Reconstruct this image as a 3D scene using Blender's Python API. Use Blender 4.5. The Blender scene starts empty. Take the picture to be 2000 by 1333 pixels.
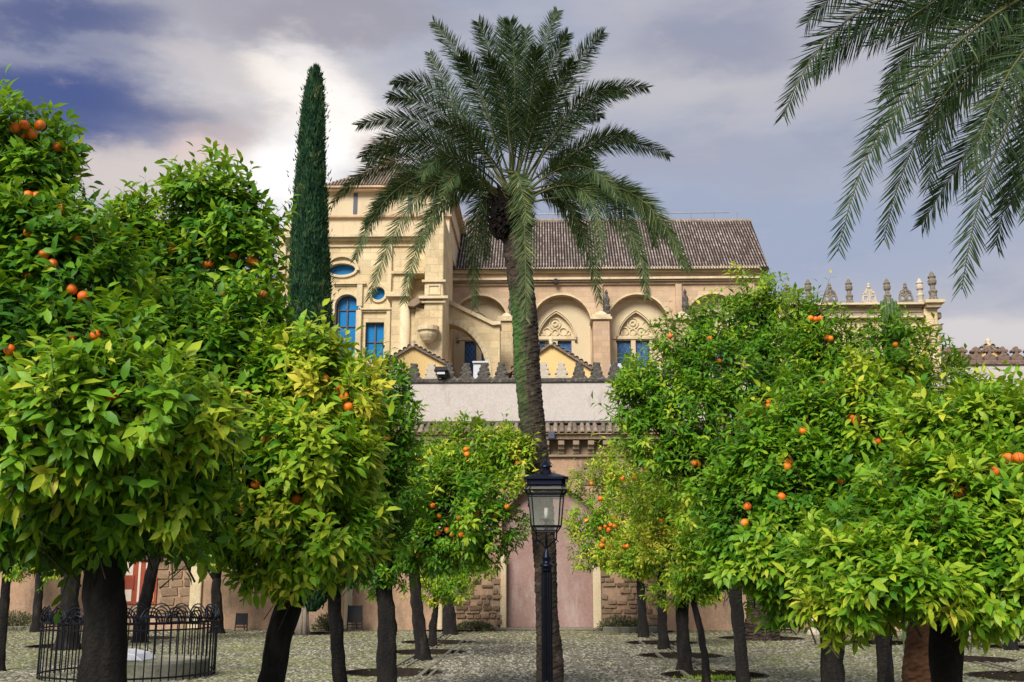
import bpy, math, random
import numpy as np
from math import radians, pi, sin, cos, tan, atan, sqrt
from mathutils import Vector, Matrix, Euler, noise as mn
from mathutils.geometry import delaunay_2d_cdt

S = bpy.context.scene
C = S.collection
# ------------------------------------------------------------------ camera
F = 2100.0                       # focal length in pixels of the 2000 px wide photograph
EYE = 1.6
PITCH = atan(453.5 / F)
YAW = atan(66 * cos(PITCH) / F)
cd = bpy.data.cameras.new('camera')
cd.sensor_width = 36; cd.lens = 36 * F / 2000; cd.clip_start = 0.1; cd.clip_end = 3000
cam = bpy.data.objects.new('camera', cd); C.objects.link(cam)
cam.location = (0, 0, EYE); cam.rotation_euler = (pi / 2 + PITCH, 0, YAW)
S.camera = cam
RM = Euler((pi / 2 + PITCH, 0, YAW)).to_matrix()
RMn = np.array(RM)

def ray(px, py):
    return RM @ Vector(((px - 1000) / F, -(py - 666.5) / F, -1))
def at(px, py, Y):
    d = ray(px, py); t = Y / d.y
    return Vector((d.x * t, Y, EYE + d.z * t))
def X(px, Y, py=900): return at(px, py, Y).x
def Z(py, Y, px=1066): return at(px, py, Y).z
def gnd(px, py):
    d = ray(px, py); t = -EYE / d.z
    return Vector((d.x * t, d.y * t, 0))
def proj(P):                     # world points (n,3) -> px, py, depth
    q = (P - np.array([0, 0, EYE])) @ RMn
    dep = -q[:, 2]
    dep = np.where(dep < .01, .01, dep)
    return 1000 + F * q[:, 0] / dep, 666.5 - F * q[:, 1] / dep, dep

def lin(r, g, b):
    f = lambda c: (c / 255 / 12.92) if c <= 10 else ((c / 255 + .055) / 1.055) ** 2.4
    return (f(r), f(g), f(b))

# ------------------------------------------------------------------ exposure, world, sun
EXPO = 1.8
S.view_settings.view_transform = 'Standard'; S.view_settings.look = 'None'
S.view_settings.exposure = EXPO; S.view_settings.gamma = 1
S.view_settings.use_curve_mapping = False
S.render.engine = 'CYCLES'
S.cycles.max_bounces = 7; S.cycles.transparent_max_bounces = 6
S.cycles.use_denoising = True

SUN_EL, SUN_AZ = radians(39), radians(-158)      # azimuth from +Y, clockwise (to +X) positive
sdir = Vector((sin(SUN_AZ) * cos(SUN_EL), cos(SUN_AZ) * cos(SUN_EL), sin(SUN_EL)))
sd = bpy.data.lights.new('sun', 'SUN'); sd.energy = 1.5; sd.angle = radians(26); sd.color = (1, .93, .82)
so = bpy.data.objects.new('sun', sd); C.objects.link(so)
so.rotation_euler = sdir.to_track_quat('Z', 'Y').to_euler(); so.location = (0, -5, 30)

W = bpy.data.worlds.new('World'); S.world = W; W.use_nodes = True
wt = W.node_tree; wt.nodes.clear()
def wn(t, **k):
    n = wt.nodes.new(t)
    for a, b in k.items(): setattr(n, a, b)
    return n
wl = wt.links.new
out = wn('ShaderNodeOutputWorld'); bg = wn('ShaderNodeBackground'); bg.inputs[1].default_value = 1
wl(bg.outputs[0], out.inputs[0])
sky = wn('ShaderNodeTexSky', sky_type='NISHITA'); sky.sun_disc = False
sky.sun_elevation = SUN_EL; sky.sun_rotation = SUN_AZ
skys = wn('ShaderNodeVectorMath', operation='SCALE'); skys.inputs['Scale'].default_value = .05
wl(sky.outputs[0], skys.inputs[0])
tc = wn('ShaderNodeTexCoord')
def wnoise(scale, detail=6, rough=.55, sc=(1, 1, 1), loc=(0, 0, 0)):
    m = wn('ShaderNodeMapping'); m.inputs['Scale'].default_value = sc; m.inputs['Location'].default_value = loc
    wl(tc.outputs['Generated'], m.inputs[0])
    n = wn('ShaderNodeTexNoise'); n.inputs['Scale'].default_value = scale
    n.inputs['Detail'].default_value = detail; n.inputs['Roughness'].default_value = rough
    wl(m.outputs[0], n.inputs[0]); return n
# warped direction
wz = wnoise(5, 7, .6, (1, 1, 2.6))
wsub = wn('ShaderNodeVectorMath', operation='SUBTRACT'); wsub.inputs[1].default_value = (.5, .5, .5)
wl(wz.outputs['Color'], wsub.inputs[0])
wsc = wn('ShaderNodeVectorMath', operation='SCALE'); wsc.inputs['Scale'].default_value = .105
wl(wsub.outputs[0], wsc.inputs[0])
wadd = wn('ShaderNodeVectorMath', operation='ADD'); wl(tc.outputs['Generated'], wadd.inputs[0]); wl(wsc.outputs[0], wadd.inputs[1])
def wmix(fac, a, b):
    m = wn('ShaderNodeMix', data_type='RGBA')
    if isinstance(fac, (int, float)): m.inputs[0].default_value = fac
    else: wl(fac, m.inputs[0])
    for s, v in ((6, a), (7, b)):
        if isinstance(v, tuple): m.inputs[s].default_value = (*v, 1)
        else: wl(v, m.inputs[s])
    return m.outputs[2]
def wramp(v, a, b, lo=0., hi=1.):
    m = wn('ShaderNodeMapRange'); m.interpolation_type = 'SMOOTHSTEP'
    m.inputs[1].default_value = a; m.inputs[2].default_value = b; m.inputs[3].default_value = lo; m.inputs[4].default_value = hi
    wl(v, m.inputs[0]); return m.outputs[0]
K = .5 ** EXPO
def sc(r, g, b, k=1.): return tuple(K * k * c for c in lin(r, g, b))
def blob(col, px, py, rx, ry, color, amt=1., ang=0., inner=.25, k=1.):
    c = ray(px, py).normalized()
    sub = wn('ShaderNodeVectorMath', operation='SUBTRACT'); sub.inputs[1].default_value = c
    wl(wadd.outputs[0], sub.inputs[0])
    r = Vector(RM.col[0]); u = Vector(RM.col[1])
    a1 = (r * cos(ang) + u * sin(ang)) * (F / rx); a2 = (-r * sin(ang) + u * cos(ang)) * (F / ry)
    ds = []
    for a in (a1, a2):
        d = wn('ShaderNodeVectorMath', operation='DOT_PRODUCT'); d.inputs[1].default_value = a
        wl(sub.outputs[0], d.inputs[0]); ds.append(d.outputs['Value'])
    # third axis: keeps the patch on this side of the sky
    d3 = wn('ShaderNodeVectorMath', operation='DOT_PRODUCT'); d3.inputs[1].default_value = c * 1.5
    wl(sub.outputs[0], d3.inputs[0])
    cx = wn('ShaderNodeCombineXYZ'); wl(ds[0], cx.inputs[0]); wl(ds[1], cx.inputs[1]); wl(d3.outputs['Value'], cx.inputs[2])
    ln = wn('ShaderNodeVectorMath', operation='LENGTH'); wl(cx.outputs[0], ln.inputs[0])
    f = wramp(ln.outputs['Value'], 1.0, inner, 0, amt)
    return wmix(f, col, sc(*color, k=k))
n1 = wnoise(3.2, 8, .58, (1, 1, 2.8), (3, 1, 2)); n2 = wnoise(7, 7, .6, (1, 1, 3), (8, 2, 5))
col = wmix(wramp(n1.outputs[0], .32, .68), sc(160, 168, 190), sc(190, 189, 198))
col = wmix(wramp(n2.outputs[0], .42, .72, 0, .4), col, sc(192, 187, 198))
col = wmix(wramp(n2.outputs[0], .5, .3, 0, .3), col, sc(136, 141, 168))
cov = wramp(n1.outputs[0], .25, .45, .86, .96)
colsky = wmix(cov, skys.outputs[0], col)
col = colsky
col = blob(col, 1250, 150, 420, 130, (198, 196, 202), .75, .2)
col = blob(col, 1420, 60, 260, 90, (142, 147, 172), .8)
col = blob(col, 1500, 440, 640, 150, (158, 172, 200), .85)
col = blob(col, 1950, 665, 520, 70, (226, 218, 216), .8)
col = blob(col, 1300, 330, 360, 60, (164, 167, 188), .6)
col = blob(col, 300, 10, 480, 60, (150, 152, 170), .75)
col = blob(col, 330, 330, 330, 120, (206, 194, 192), .95)
col = blob(col, 0, 120, 160, 50, (160, 160, 180), .8)
col = blob(col, 160, 50, 260, 60, (98, 106, 146), .9, -.05)
col = blob(col, 230, 140, 150, 50, (104, 112, 152), .8)
col = blob(col, 430, 118, 150, 38, (182, 177, 186), .8)
col = blob(col, 150, 205, 380, 110, (76, 92, 146), 1., -.02, inner=.3)
col = blob(col, 440, 205, 200, 50, (124, 124, 150), .9)
col = blob(col, 330, 360, 300, 95, (218, 208, 204), .9)
col = wmix(.10, col, sc(186, 190, 200))
col = blob(col, 600, 240, 420, 250, (246, 238, 230), .6, -.3, inner=0.)
col = blob(col, 640, 40, 330, 60, (160, 157, 170), .8, .1)
col = blob(col, 130, 175, 300, 70, (78, 94, 146), .8, -.05)
col = blob(col, 60, 40, 260, 60, (92, 104, 148), .8, .1)
col = blob(col, 520, 130, 100, 42, (244, 236, 228), .9, -.4, inner=.1)
col = blob(col, 640, 215, 200, 115, (250, 243, 238), .95, -.75, inner=.3, k=1.12)
col = blob(col, 575, 355, 150, 150, (255, 253, 252), 1., .2, inner=.15, k=1.15)
col = wmix(wramp(wnoise(16, 6, .65, (1, 1, 2), (4, 7, 1)).outputs[0], .55, .72, 0, .2), col, sc(205, 192, 190))
col = blob(col, 710, 300, 60, 55, (204, 188, 184), .85)
col = blob(col, 420, 250, 110, 40, (196, 180, 182), .6)
col = blob(col, 400, 290, 80, 40, (232, 208, 202), .7)
wl(col, bg.inputs[0])

# ------------------------------------------------------------------ helpers
RO = {}
def tag(o, label=None, cat=None, group=None, kind=None):
    if label: o['label'] = label
    if cat: o['category'] = cat
    if group: o['group'] = group
    if kind: o['kind'] = kind
    return o
def thing(name, label, cat, loc=(0, 0, 0), group=None):
    o = bpy.data.objects.new(name, None); C.objects.link(o); o.location = loc
    o.empty_display_size = .2
    RO[o.name] = Matrix.Translation(Vector(loc)).inverted()
    return tag(o, label, cat, group)
def link(name, me, parent=None, M=None):
    o = bpy.data.objects.new(name, me); C.objects.link(o)
    if M is not None: o.matrix_basis = M
    if parent is not None:
        o.parent = parent
        if parent.name in RO: o.matrix_parent_inverse = RO[parent.name]
    return o

class MB:
    def __init__(s): s.v = []; s.f = []
    def add(s, vs, fs):
        b = len(s.v); s.v += [tuple(v) for v in vs]; s.f += [tuple(i + b for i in f) for f in fs]; return s
    def box(s, x0, y0, z0, x1, y1, z1):
        if x0 > x1: x0, x1 = x1, x0
        if z0 > z1: z0, z1 = z1, z0
        if y0 > y1: y0, y1 = y1, y0
        return s.add([(x0,y0,z0),(x1,y0,z0),(x1,y1,z0),(x0,y1,z0),(x0,y0,z1),(x1,y0,z1),(x1,y1,z1),(x0,y1,z1)],
              [(0,3,2,1),(4,5,6,7),(0,1,5,4),(1,2,6,5),(2,3,7,6),(3,0,4,7)])
    def bar(s, a, b, r, n=6, r2=None):
        return s.tube([a, b], [r, r if r2 is None else r2], n)
    def tube(s, pts, rad, n=8, cap=True, jit=0., seed=0):
        pts = [Vector(p) for p in pts]; vs = []; fs = []
        prev = None
        for i, p in enumerate(pts):
            t = (pts[min(i+1, len(pts)-1)] - pts[max(i-1, 0)]).normalized()
            if prev is None:
                u = t.cross(Vector((0, 1, 0)) if abs(t.y) < .9 else Vector((1, 0, 0))).normalized()
            else:
                u = (prev - t * prev.dot(t)).normalized()
            prev = u; w = t.cross(u)
            r = rad[i] if hasattr(rad, '__len__') else rad
            for k in range(n):
                a = 2 * pi * k / n
                rr = r
                if jit:
                    d = u * cos(a) + w * sin(a)
                    rr = r * (1 + jit * mn.noise(Vector((d.x * 1.6 + seed, d.y * 1.6, p.z * 5 + seed))) + jit * .6 * mn.noise(Vector((a * 3, p.z * 14, seed))))
                vs.append(p + (u * cos(a) + w * sin(a)) * rr)
        for i in range(len(pts) - 1):
            for k in range(n):
                k2 = (k + 1) % n
                fs.append((i*n+k, i*n+k2, (i+1)*n+k2, (i+1)*n+k))
        if cap:
            fs.append(tuple(range(n-1, -1, -1))); fs.append(tuple((len(pts)-1)*n + k for k in range(n)))
        return s.add(vs, fs)
    def lathe(s, c, prof, n=12, sx=1, sy=1, rot=0):
        vs = []; fs = []
        for r, z in prof:
            for k in range(n):
                a = 2*pi*k/n + rot
                vs.append((c[0] + r*cos(a)*sx, c[1] + r*sin(a)*sy, c[2] + z))
        m = len(prof)
        for i in range(m-1):
            for k in range(n):
                k2 = (k+1) % n
                fs.append((i*n+k, i*n+k2, (i+1)*n+k2, (i+1)*n+k))
        fs.append(tuple(range(n-1, -1, -1))); fs.append(tuple((m-1)*n+k for k in range(n)))
        return s.add(vs, fs)
    def prism(s, poly, y0, y1):              # poly in (x,z), counter-clockwise seen from the front
        n = len(poly)
        vs = [(x, y0, z) for x, z in poly] + [(x, y1, z) for x, z in poly]
        fs = [tuple(range(n)), tuple(range(2*n-1, n-1, -1))] + [(i, i+n, (i+1) % n + n, (i+1) % n) for i in range(n)]
        return s.add(vs, fs)
    def plate(s, outer, holes, y0, y1, back=False):
        """wall slab in the XZ plane with openings; reveals run from y0 to y1"""
        loops = [outer] + holes
        co = []; ed = []
        for L in loops:
            b = len(co); co += [Vector(p) for p in L]
            ed += [(b+i, b+(i+1) % len(L)) for i in range(len(L))]
        r = delaunay_2d_cdt(co, ed, [], 0, 1e-5)
        V2, FF = r[0], r[2]
        def inside(p, L):
            c = False; j = len(L)-1
            for i in range(len(L)):
                if (L[i][1] > p[1]) != (L[j][1] > p[1]) and p[0] < (L[j][0]-L[i][0])*(p[1]-L[i][1])/(L[j][1]-L[i][1]) + L[i][0]: c = not c
                j = i
            return c
        keep = []
        for f in FF:
            cx = sum(V2[i][0] for i in f)/len(f); cz = sum(V2[i][1] for i in f)/len(f)
            if inside((cx, cz), outer) and not any(inside((cx, cz), h) for h in holes): keep.append(f)
        s.add([(v[0], y0, v[1]) for v in V2], keep)
        if back: s.add([(v[0], y1, v[1]) for v in V2], [tuple(reversed(f)) for f in keep])
        for L in loops:
            n = len(L)
            s.add([(x, y0, z) for x, z in L] + [(x, y1, z) for x, z in L], [(i, (i+1) % n, (i+1) % n+n, i+n) for i in range(n)])
        return s
    def build(s, name, mat, parent=None, smooth=False, mods=None):
        me = bpy.data.meshes.new(name); me.from_pydata(s.v, [], s.f); me.update()
        if mat: me.materials.append(mat)
        if smooth: me.shade_smooth()
        me.validate()
        o = link(name, me, parent)
        return o
def bevel(o, w=.01, seg=1):
    m = o.modifiers.new('bevel', 'BEVEL'); m.width = w; m.segments = seg; m.limit_method = 'ANGLE'; return o

def tri_mesh(name, V, T, mat, attr=None, smooth=False):
    me = bpy.data.meshes.new(name)
    nv, nt = len(V), len(T)
    me.vertices.add(nv); me.vertices.foreach_set('co', np.ascontiguousarray(V, dtype=np.float32).ravel())
    me.loops.add(nt*3); me.loops.foreach_set('vertex_index', np.ascontiguousarray(T, dtype=np.int32).ravel())
    me.polygons.add(nt); me.polygons.foreach_set('loop_start', np.arange(0, nt*3, 3, dtype=np.int32))
    if smooth: me.polygons.foreach_set('use_smooth', np.ones(nt, dtype=bool))
    me.update(calc_edges=True)
    if attr is not None:
        a = me.attributes.new('tint', 'FLOAT', 'POINT'); a.data.foreach_set('value', np.ascontiguousarray(attr, dtype=np.float32))
    me.materials.append(mat)
    return me

# ------------------------------------------------------------------ materials
MATS = {}
def nodes(name):
    m = bpy.data.materials.new(name); m.use_nodes = True
    nt = m.node_tree; nt.nodes.clear()
    o = nt.nodes.new('ShaderNodeOutputMaterial'); p = nt.nodes.new('ShaderNodeBsdfPrincipled')
    nt.links.new(p.outputs[0], o.inputs[0])
    return m, nt, p, o
def N(nt, t, **k):
    n = nt.nodes.new(t)
    for a, b in k.items():
        if a.startswith('i_'): n.inputs[a[2:].replace('_', ' ')].default_value = b
        else: setattr(n, a, b)
    return n
def rampn(nt, src, stops):
    r = nt.nodes.new('ShaderNodeValToRGB'); cr = r.color_ramp
    while len(cr.elements) > 1: cr.elements.remove(cr.elements[-1])
    cr.elements[0].position = stops[0][0]; cr.elements[0].color = (*stops[0][1], 1)
    for p, c in stops[1:]:
        e = cr.elements.new(p); e.color = (*c, 1)
    nt.links.new(src, r.inputs[0]); return r.outputs[0]
def mixc(nt, f, a, b, blend='MIX'):
    m = nt.nodes.new('ShaderNodeMix'); m.data_type = 'RGBA'; m.blend_type = blend
    for s, v in ((0, f), (6, a), (7, b)):
        if isinstance(v, tuple): m.inputs[s].default_value = (*v, 1)
        elif isinstance(v, (int, float)): m.inputs[s].default_value = v
        else: nt.links.new(v, m.inputs[s])
    return m.outputs[2]
def mapr(nt, v, a, b, lo=0., hi=1.):
    m = N(nt, 'ShaderNodeMapRange'); m.inputs[1].default_value = a; m.inputs[2].default_value = b
    m.inputs[3].default_value = lo; m.inputs[4].default_value = hi; nt.links.new(v, m.inputs[0]); return m.outputs[0]
def noise_(nt, co, scale, detail=5, rough=.6, sc=None):
    if sc is not None:
        mp = N(nt, 'ShaderNodeMapping'); mp.inputs['Scale'].default_value = sc; nt.links.new(co, mp.inputs[0]); co = mp.outputs[0]
    n = N(nt, 'ShaderNodeTexNoise'); n.inputs['Scale'].default_value = scale; n.inputs['Detail'].default_value = detail
    n.inputs['Roughness'].default_value = rough; nt.links.new(co, n.inputs[0]); return n.outputs[0]
def bumpn(nt, p, h, strength=.4, dist=.02, prev=None):
    b = N(nt, 'ShaderNodeBump'); b.inputs['Strength'].default_value = strength; b.inputs['Distance'].default_value = dist
    nt.links.new(h, b.inputs['Height'])
    if prev: nt.links.new(prev, b.inputs['Normal'])
    nt.links.new(b.outputs[0], p.inputs['Normal']); return b.outputs[0]
def M_(name, c1, c2, scale=3, rough=.8, bump=.3, bscale=30, bdist=.01, c3=None, stain=None, brick=None, sc=None, objrand=0., metal=0.):
    """mottled surface: two or three tones, fine relief, optional streaky stains and masonry joints"""
    m, nt, p, o = nodes(name)
    tc = N(nt, 'ShaderNodeTexCoord'); co = tc.outputs['Object']
    n = noise_(nt, co, scale, 8, .62, sc)
    st = [(.3, c1), (.7, c2)] if c3 is None else [(.28, c1), (.52, c2), (.74, c3)]
    c = rampn(nt, n, st)
    n2 = noise_(nt, co, bscale, 6, .7)
    c = mixc(nt, .35, c, rampn(nt, n2, [(.3, tuple(v*.6 for v in c1)), (.7, tuple(min(1, v*1.3) for v in c2))]))
    if objrand:
        oi = N(nt, 'ShaderNodeObjectInfo')
        c = mixc(nt, 1., c, rampn(nt, oi.outputs['Random'], [(0, (1-objrand,)*3), (1, (1+objrand, 1+objrand*.97, 1+objrand*.93))]), 'MULTIPLY')
    h = n2
    if brick:
        bw, bh, jc = brick
        sp = N(nt, 'ShaderNodeSeparateXYZ'); nt.links.new(co, sp.inputs[0])
        ad = N(nt, 'ShaderNodeMath', operation='ADD'); nt.links.new(sp.outputs[0], ad.inputs[0]); nt.links.new(sp.outputs[1], ad.inputs[1])
        cb = N(nt, 'ShaderNodeCombineXYZ'); nt.links.new(ad.outputs[0], cb.inputs[0]); nt.links.new(sp.outputs[2], cb.inputs[1])
        b = N(nt, 'ShaderNodeTexBrick'); b.inputs['Scale'].default_value = 1; b.inputs['Brick Width'].default_value = bw
        b.inputs['Row Height'].default_value = bh; b.inputs['Mortar Size'].default_value = .012; b.inputs['Mortar Smooth'].default_value = .3
        b.inputs['Color1'].default_value = (.80, .78, .74, 1); b.inputs['Color2'].default_value = (1.12, 1.08, 1.02, 1)
        b.inputs['Mortar'].default_value = (jc, jc, jc, 1)
        nt.links.new(cb.outputs[0], b.inputs[0])
        c = mixc(nt, .8, c, b.outputs['Color'], 'MULTIPLY')
    if stain:
        scol, amt, thr = stain
        s1 = noise_(nt, co, 1.1, 8, .7, (1.8, 1.8, .5))
        c = mixc(nt, mapr(nt, s1, thr, thr+.16, 0, amt), c, scol)
    nt.links.new(c, p.inputs['Base Color'])
    p.inputs['Roughness'].default_value = rough; p.inputs['Metallic'].default_value = metal
    p.inputs['Specular IOR Level'].default_value = .3
    if bump: 
        nb = bumpn(nt, p, h, bump, bdist)
        if brick: bumpn(nt, p, b.outputs['Fac'], -.5 if False else .5, -.01, nb)
    MATS[name] = m; return m

def leaf_mat(name, stops, gloss=.42, trans=.3, tcol=(.35, .5, .05), rnd='attr', spec=.5):
    m, nt, p, o = nodes(name)
    if rnd == 'attr': a = N(nt, 'ShaderNodeAttribute', attribute_name='tint').outputs['Fac']
    else:
        a = N(nt, 'ShaderNodeAttribute', attribute_type='OBJECT', attribute_name='tint').outputs['Fac']
    c = rampn(nt, a, stops)
    nz = noise_(nt, N(nt, 'ShaderNodeTexCoord').outputs['Object'], 9, 4, .6)
    c = mixc(nt, .5, c, rampn(nt, nz, [(.3, (.6, .62, .6)), (.7, (1.3, 1.3, 1.25))]), 'MULTIPLY')
    nt.links.new(c, p.inputs['Base Color']); p.inputs['Roughness'].default_value = gloss
    p.inputs['Specular IOR Level'].default_value = spec
    t = N(nt, 'ShaderNodeBsdfTranslucent')
    nt.links.new(mixc(nt, .5, c, tcol), t.inputs['Color'])
    mx = N(nt, 'ShaderNodeMixShader'); mx.inputs[0].default_value = trans
    nt.links.new(p.outputs[0], mx.inputs[1]); nt.links.new(t.outputs[0], mx.inputs[2]); nt.links.new(mx.outputs[0], o.inputs[0])
    MATS[name] = m; return m
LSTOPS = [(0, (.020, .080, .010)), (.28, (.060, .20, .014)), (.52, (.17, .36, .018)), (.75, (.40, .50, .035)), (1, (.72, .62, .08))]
leaf_mat('orange_leaf', LSTOPS, .48, .32, (.42, .62, .02), spec=.28)
leaf_mat('orange_leaf_single', LSTOPS, .48, .32, (.42, .62, .02), rnd='obj', spec=.28)
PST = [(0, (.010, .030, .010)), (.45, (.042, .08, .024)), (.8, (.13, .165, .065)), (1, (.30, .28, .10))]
leaf_mat('palm_leaf', PST, .6, .12, (.2, .25, .06), spec=.2)
leaf_mat('palm_leaf_single', PST, .6, .12, (.2, .25, .06), rnd='obj', spec=.2)
leaf_mat('cypress_leaf', [(0, (.006, .028, .016)), (.5, (.022, .075, .034)), (.88, (.07, .15, .055)), (1, (.18, .13, .07))], .7, .12, (.1, .3, .05), spec=.2)
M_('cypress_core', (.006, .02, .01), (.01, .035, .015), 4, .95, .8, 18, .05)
leaf_mat('shrub_leaf', [(0, (.03, .05, .02)), (.6, (.10, .12, .05)), (1, (.26, .24, .16))], .6, .2, (.3, .35, .1))
M_('bark', (0.0030, 0.0026, 0.0034), (0.0165, 0.0142, 0.0135), 9, .9, 1., 30, .05, c3=(0.0750, 0.0660, 0.0540), sc=(0.7500, 0.7500, 0.2250))
M_('twig', (.03, .035, .012), (.06, .06, .025), 6, .8, 0)
M_('bark_brown', (.05, .022, .012), (.17, .08, .04), 8, .9, .9, 40, .02, c3=(.30, .17, .10))
M_('bark_pale', (.16, .13, .10), (.34, .28, .22), 6, .9, .8, 30, .02, sc=(3, 3, .4))
def palm_bark():
    m, nt, p, o = nodes('palm_bark')
    co = N(nt, 'ShaderNodeTexCoord').outputs['Object']
    n = noise_(nt, co, 9, 7, .65)
    c = rampn(nt, n, [(.3, (.008, .006, .005)), (.5, (.034, .023, .016)), (.72, (.11, .08, .052))])
    # moss on the weather side and up the shaft
    sp = N(nt, 'ShaderNodeSeparateXYZ'); g = N(nt, 'ShaderNodeNewGeometry'); nt.links.new(g.outputs['Normal'], sp.inputs[0])
    side = mapr(nt, sp.outputs[0], .15, -.75)
    s2 = N(nt, 'ShaderNodeSeparateXYZ'); nt.links.new(co, s2.inputs[0])
    hi0 = N(nt, 'ShaderNodeMath', operation='MULTIPLY'); nt.links.new(mapr(nt, s2.outputs[2], 3.3, 4.5), hi0.inputs[0]); nt.links.new(mapr(nt, s2.outputs[2], 5.6, 5.1), hi0.inputs[1]); hi = hi0.outputs[0]
    n3 = noise_(nt, co, 2.5, 6, .7)
    f = N(nt, 'ShaderNodeMath', operation='MULTIPLY'); nt.links.new(side, f.inputs[0]); nt.links.new(hi, f.inputs[1])
    f2 = N(nt, 'ShaderNodeMath', operation='MULTIPLY'); nt.links.new(f.outputs[0], f2.inputs[0]); nt.links.new(mapr(nt, n3, .3, .5), f2.inputs[1])
    c = mixc(nt, f2.outputs[0], c, rampn(nt, n, [(.3, (.02, .06, .012)), (.7, (.08, .2, .03))]))
    nt.links.new(c, p.inputs['Base Color']); p.inputs['Roughness'].default_value = .9
    bumpn(nt, p, noise_(nt, co, 40, 5, .7, (1, 1, 1.6)), .8, .015)
    MATS['palm_bark'] = m
palm_bark()
M_('frond_stalk', (0.0600, 0.0715, 0.0200), (0.1100, 0.1100, 0.0360), 6, .6, .2, 40)
M_('dead_fibre', (0.0042, 0.0028, 0.0028), (0.0140, 0.0087, 0.0070), 12, .95, 1., 40, .03)
M_('stone_gold', (0.449, 0.350, 0.206), (0.656, 0.539, 0.340), 1.2, .85, .5, 22, .01, c3=(0.743, 0.656, 0.464), stain=((0.259, 0.173, 0.103), .55, .55), brick=(.62, .30, .72))
M_('stone_gold_trim', (0.414, 0.328, 0.197), (0.646, 0.543, 0.358), 2.0, .85, .5, 25, .01, c3=(0.712, 0.638, 0.470), stain=((0.182, 0.124, 0.083), .6, .56))
M_('stone_pink', (0.3875, 0.2678, 0.1733), (0.5302, 0.3927, 0.2783), .9, .85, .5, 20, .01, c3=(0.6279, 0.5019, 0.3738), stain=((0.580, 0.419, 0.274), .5, .5), brick=(.5, .25, .85))
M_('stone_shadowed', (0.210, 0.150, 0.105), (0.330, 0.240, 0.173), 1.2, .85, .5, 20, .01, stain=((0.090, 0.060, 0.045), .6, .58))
M_('plaster_cream', (0.531, 0.436, 0.283), (0.628, 0.536, 0.373), .8, .85, .25, 26, .006, stain=((0.499, 0.290, 0.193), .35, .5))
M_('plaster_white', (0.4471, 0.3953, 0.3683), (0.5281, 0.4828, 0.4579), .7, .85, .2, 20, .006, c3=(0.4882, 0.4622, 0.4579), stain=((.20, .17, .14), .55, .57))
M_('plaster_yellow', (0.675, 0.469, 0.188), (0.769, 0.562, 0.263), 1.5, .85, .2, 20, .006, stain=((0.516, 0.394, 0.225), .4, .6))
M_('plaster_pink', (0.221, 0.143, 0.127), (0.303, 0.197, 0.176), .8, .9, .35, 18, .01, c3=(0.361, 0.271, 0.246), stain=((0.410, 0.344, 0.328), .7, .52))
M_('plaster_ochre', (0.2820, 0.1764, 0.1163), (0.4440, 0.2881, 0.1958), .9, .9, .7, 12, .03, c3=(0.5640, 0.3998, 0.2876), stain=((.17, .135, .105), .75, .5))
M_('rubble', (.30, .17, .10), (.46, .29, .17), 3, .95, 1., 14, .03, c3=(.55, .38, .25), stain=((.16, .12, .09), .5, .5))
M_('block', (0.2438, 0.1638, 0.1038), (0.3937, 0.2712, 0.1787), 3.4, .95, 1., 16, .05, c3=(0.5063, 0.3837, 0.2712), objrand=.22, stain=((0.128, 0.098, 0.075), .6, .55))
M_('block_stone_dark', (0.112, 0.080, 0.056), (0.272, 0.184, 0.120), 2.4, .9, .9, 22, .02, c3=(0.368, 0.272, 0.192), objrand=.3)
M_('lichen', (.016, .015, .014), (.12, .11, .10), 11, .95, 1., 18, .06, c3=(.40, .37, .32))
M_('weathered_stone', (.07, .06, .05), (.24, .21, .175), 9, .95, 1., 20, .04, c3=(.46, .41, .34))
M_('lichen_pale', (.38, .33, .27), (.60, .53, .44), 5, .9, .7, 24, .015, stain=((.12, .10, .08), .7, .54))
M_('lichen_red', (.07, .05, .045), (.22, .15, .12), 9, .95, 1., 26, .03, c3=(.38, .28, .22))
M_('roof_base', (.016, .012, .013), (.04, .028, .028), 6, .9, .4, 30)
M_('tile_old', (.07, .055, .045), (.24, .19, .15), 8, .9, .8, 30, .02, c3=(.42, .34, .27), objrand=.35)
M_('glass_blue', (.0, .15, .42), (.004, .20, .50), 1.2, .25, 0, 20)
M_('glass_lead', (.01, .06, .20), (.04, .15, .36), 8, .25, .3, 30)
M_('window_frame', (.05, .06, .09), (.09, .10, .14), 6, .5, 0)
M_('iron', (.006, .007, .012), (.014, .016, .026), 12, .38, .15, 50, .003, metal=.6)
M_('iron_blue', (0.0060, 0.0084, 0.0210), (0.0120, 0.0156, 0.0360), 10, .32, .1, 40, .003, metal=.6)
M_('candle', (.75, .73, .68), (.8, .78, .72), 5, .5, 0)
M_('soil', (0.002, 0.002, 0.002), (0.012, 0.008, 0.006), 6, 1., 1., 20, .05)
M_('pit_rim', (0.009, 0.006, 0.005), (0.032, 0.023, 0.016), 6, .95, .7, 25, .02)
M_('red_paint', (0.240, 0.044, 0.020), (0.336, 0.072, 0.036), 3, .7, .3, 20)
M_('ochre_paint', (.55, .22, .08), (.62, .28, .11), 3, .7, .3, 20)
M_('cream_paint', (.62, .50, .44), (.72, .62, .56), 2, .7, .2, 20)
M_('dark_paint', (.012, .013, .018), (.03, .03, .038), 6, .5, .1, 30)
M_('slab_pale', (.48, .50, .56), (.62, .64, .70), 2, .4, .2, 20)
M_('basin_stone', (.12, .12, .10), (.25, .24, .19), 4, .9, .8, 20, .02, stain=((.06, .09, .03), .8, .5))
M_('steel', (.3, .3, .34), (.42, .42, .48), 3, .4, 0, metal=.5)
M_('white_metal', (.5, .52, .56), (.62, .63, .66), 3, .45, 0)
M_('path_stone', (0.124, 0.112, 0.081), (0.223, 0.205, 0.161), 5, .9, .7, 24, .01)
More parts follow.
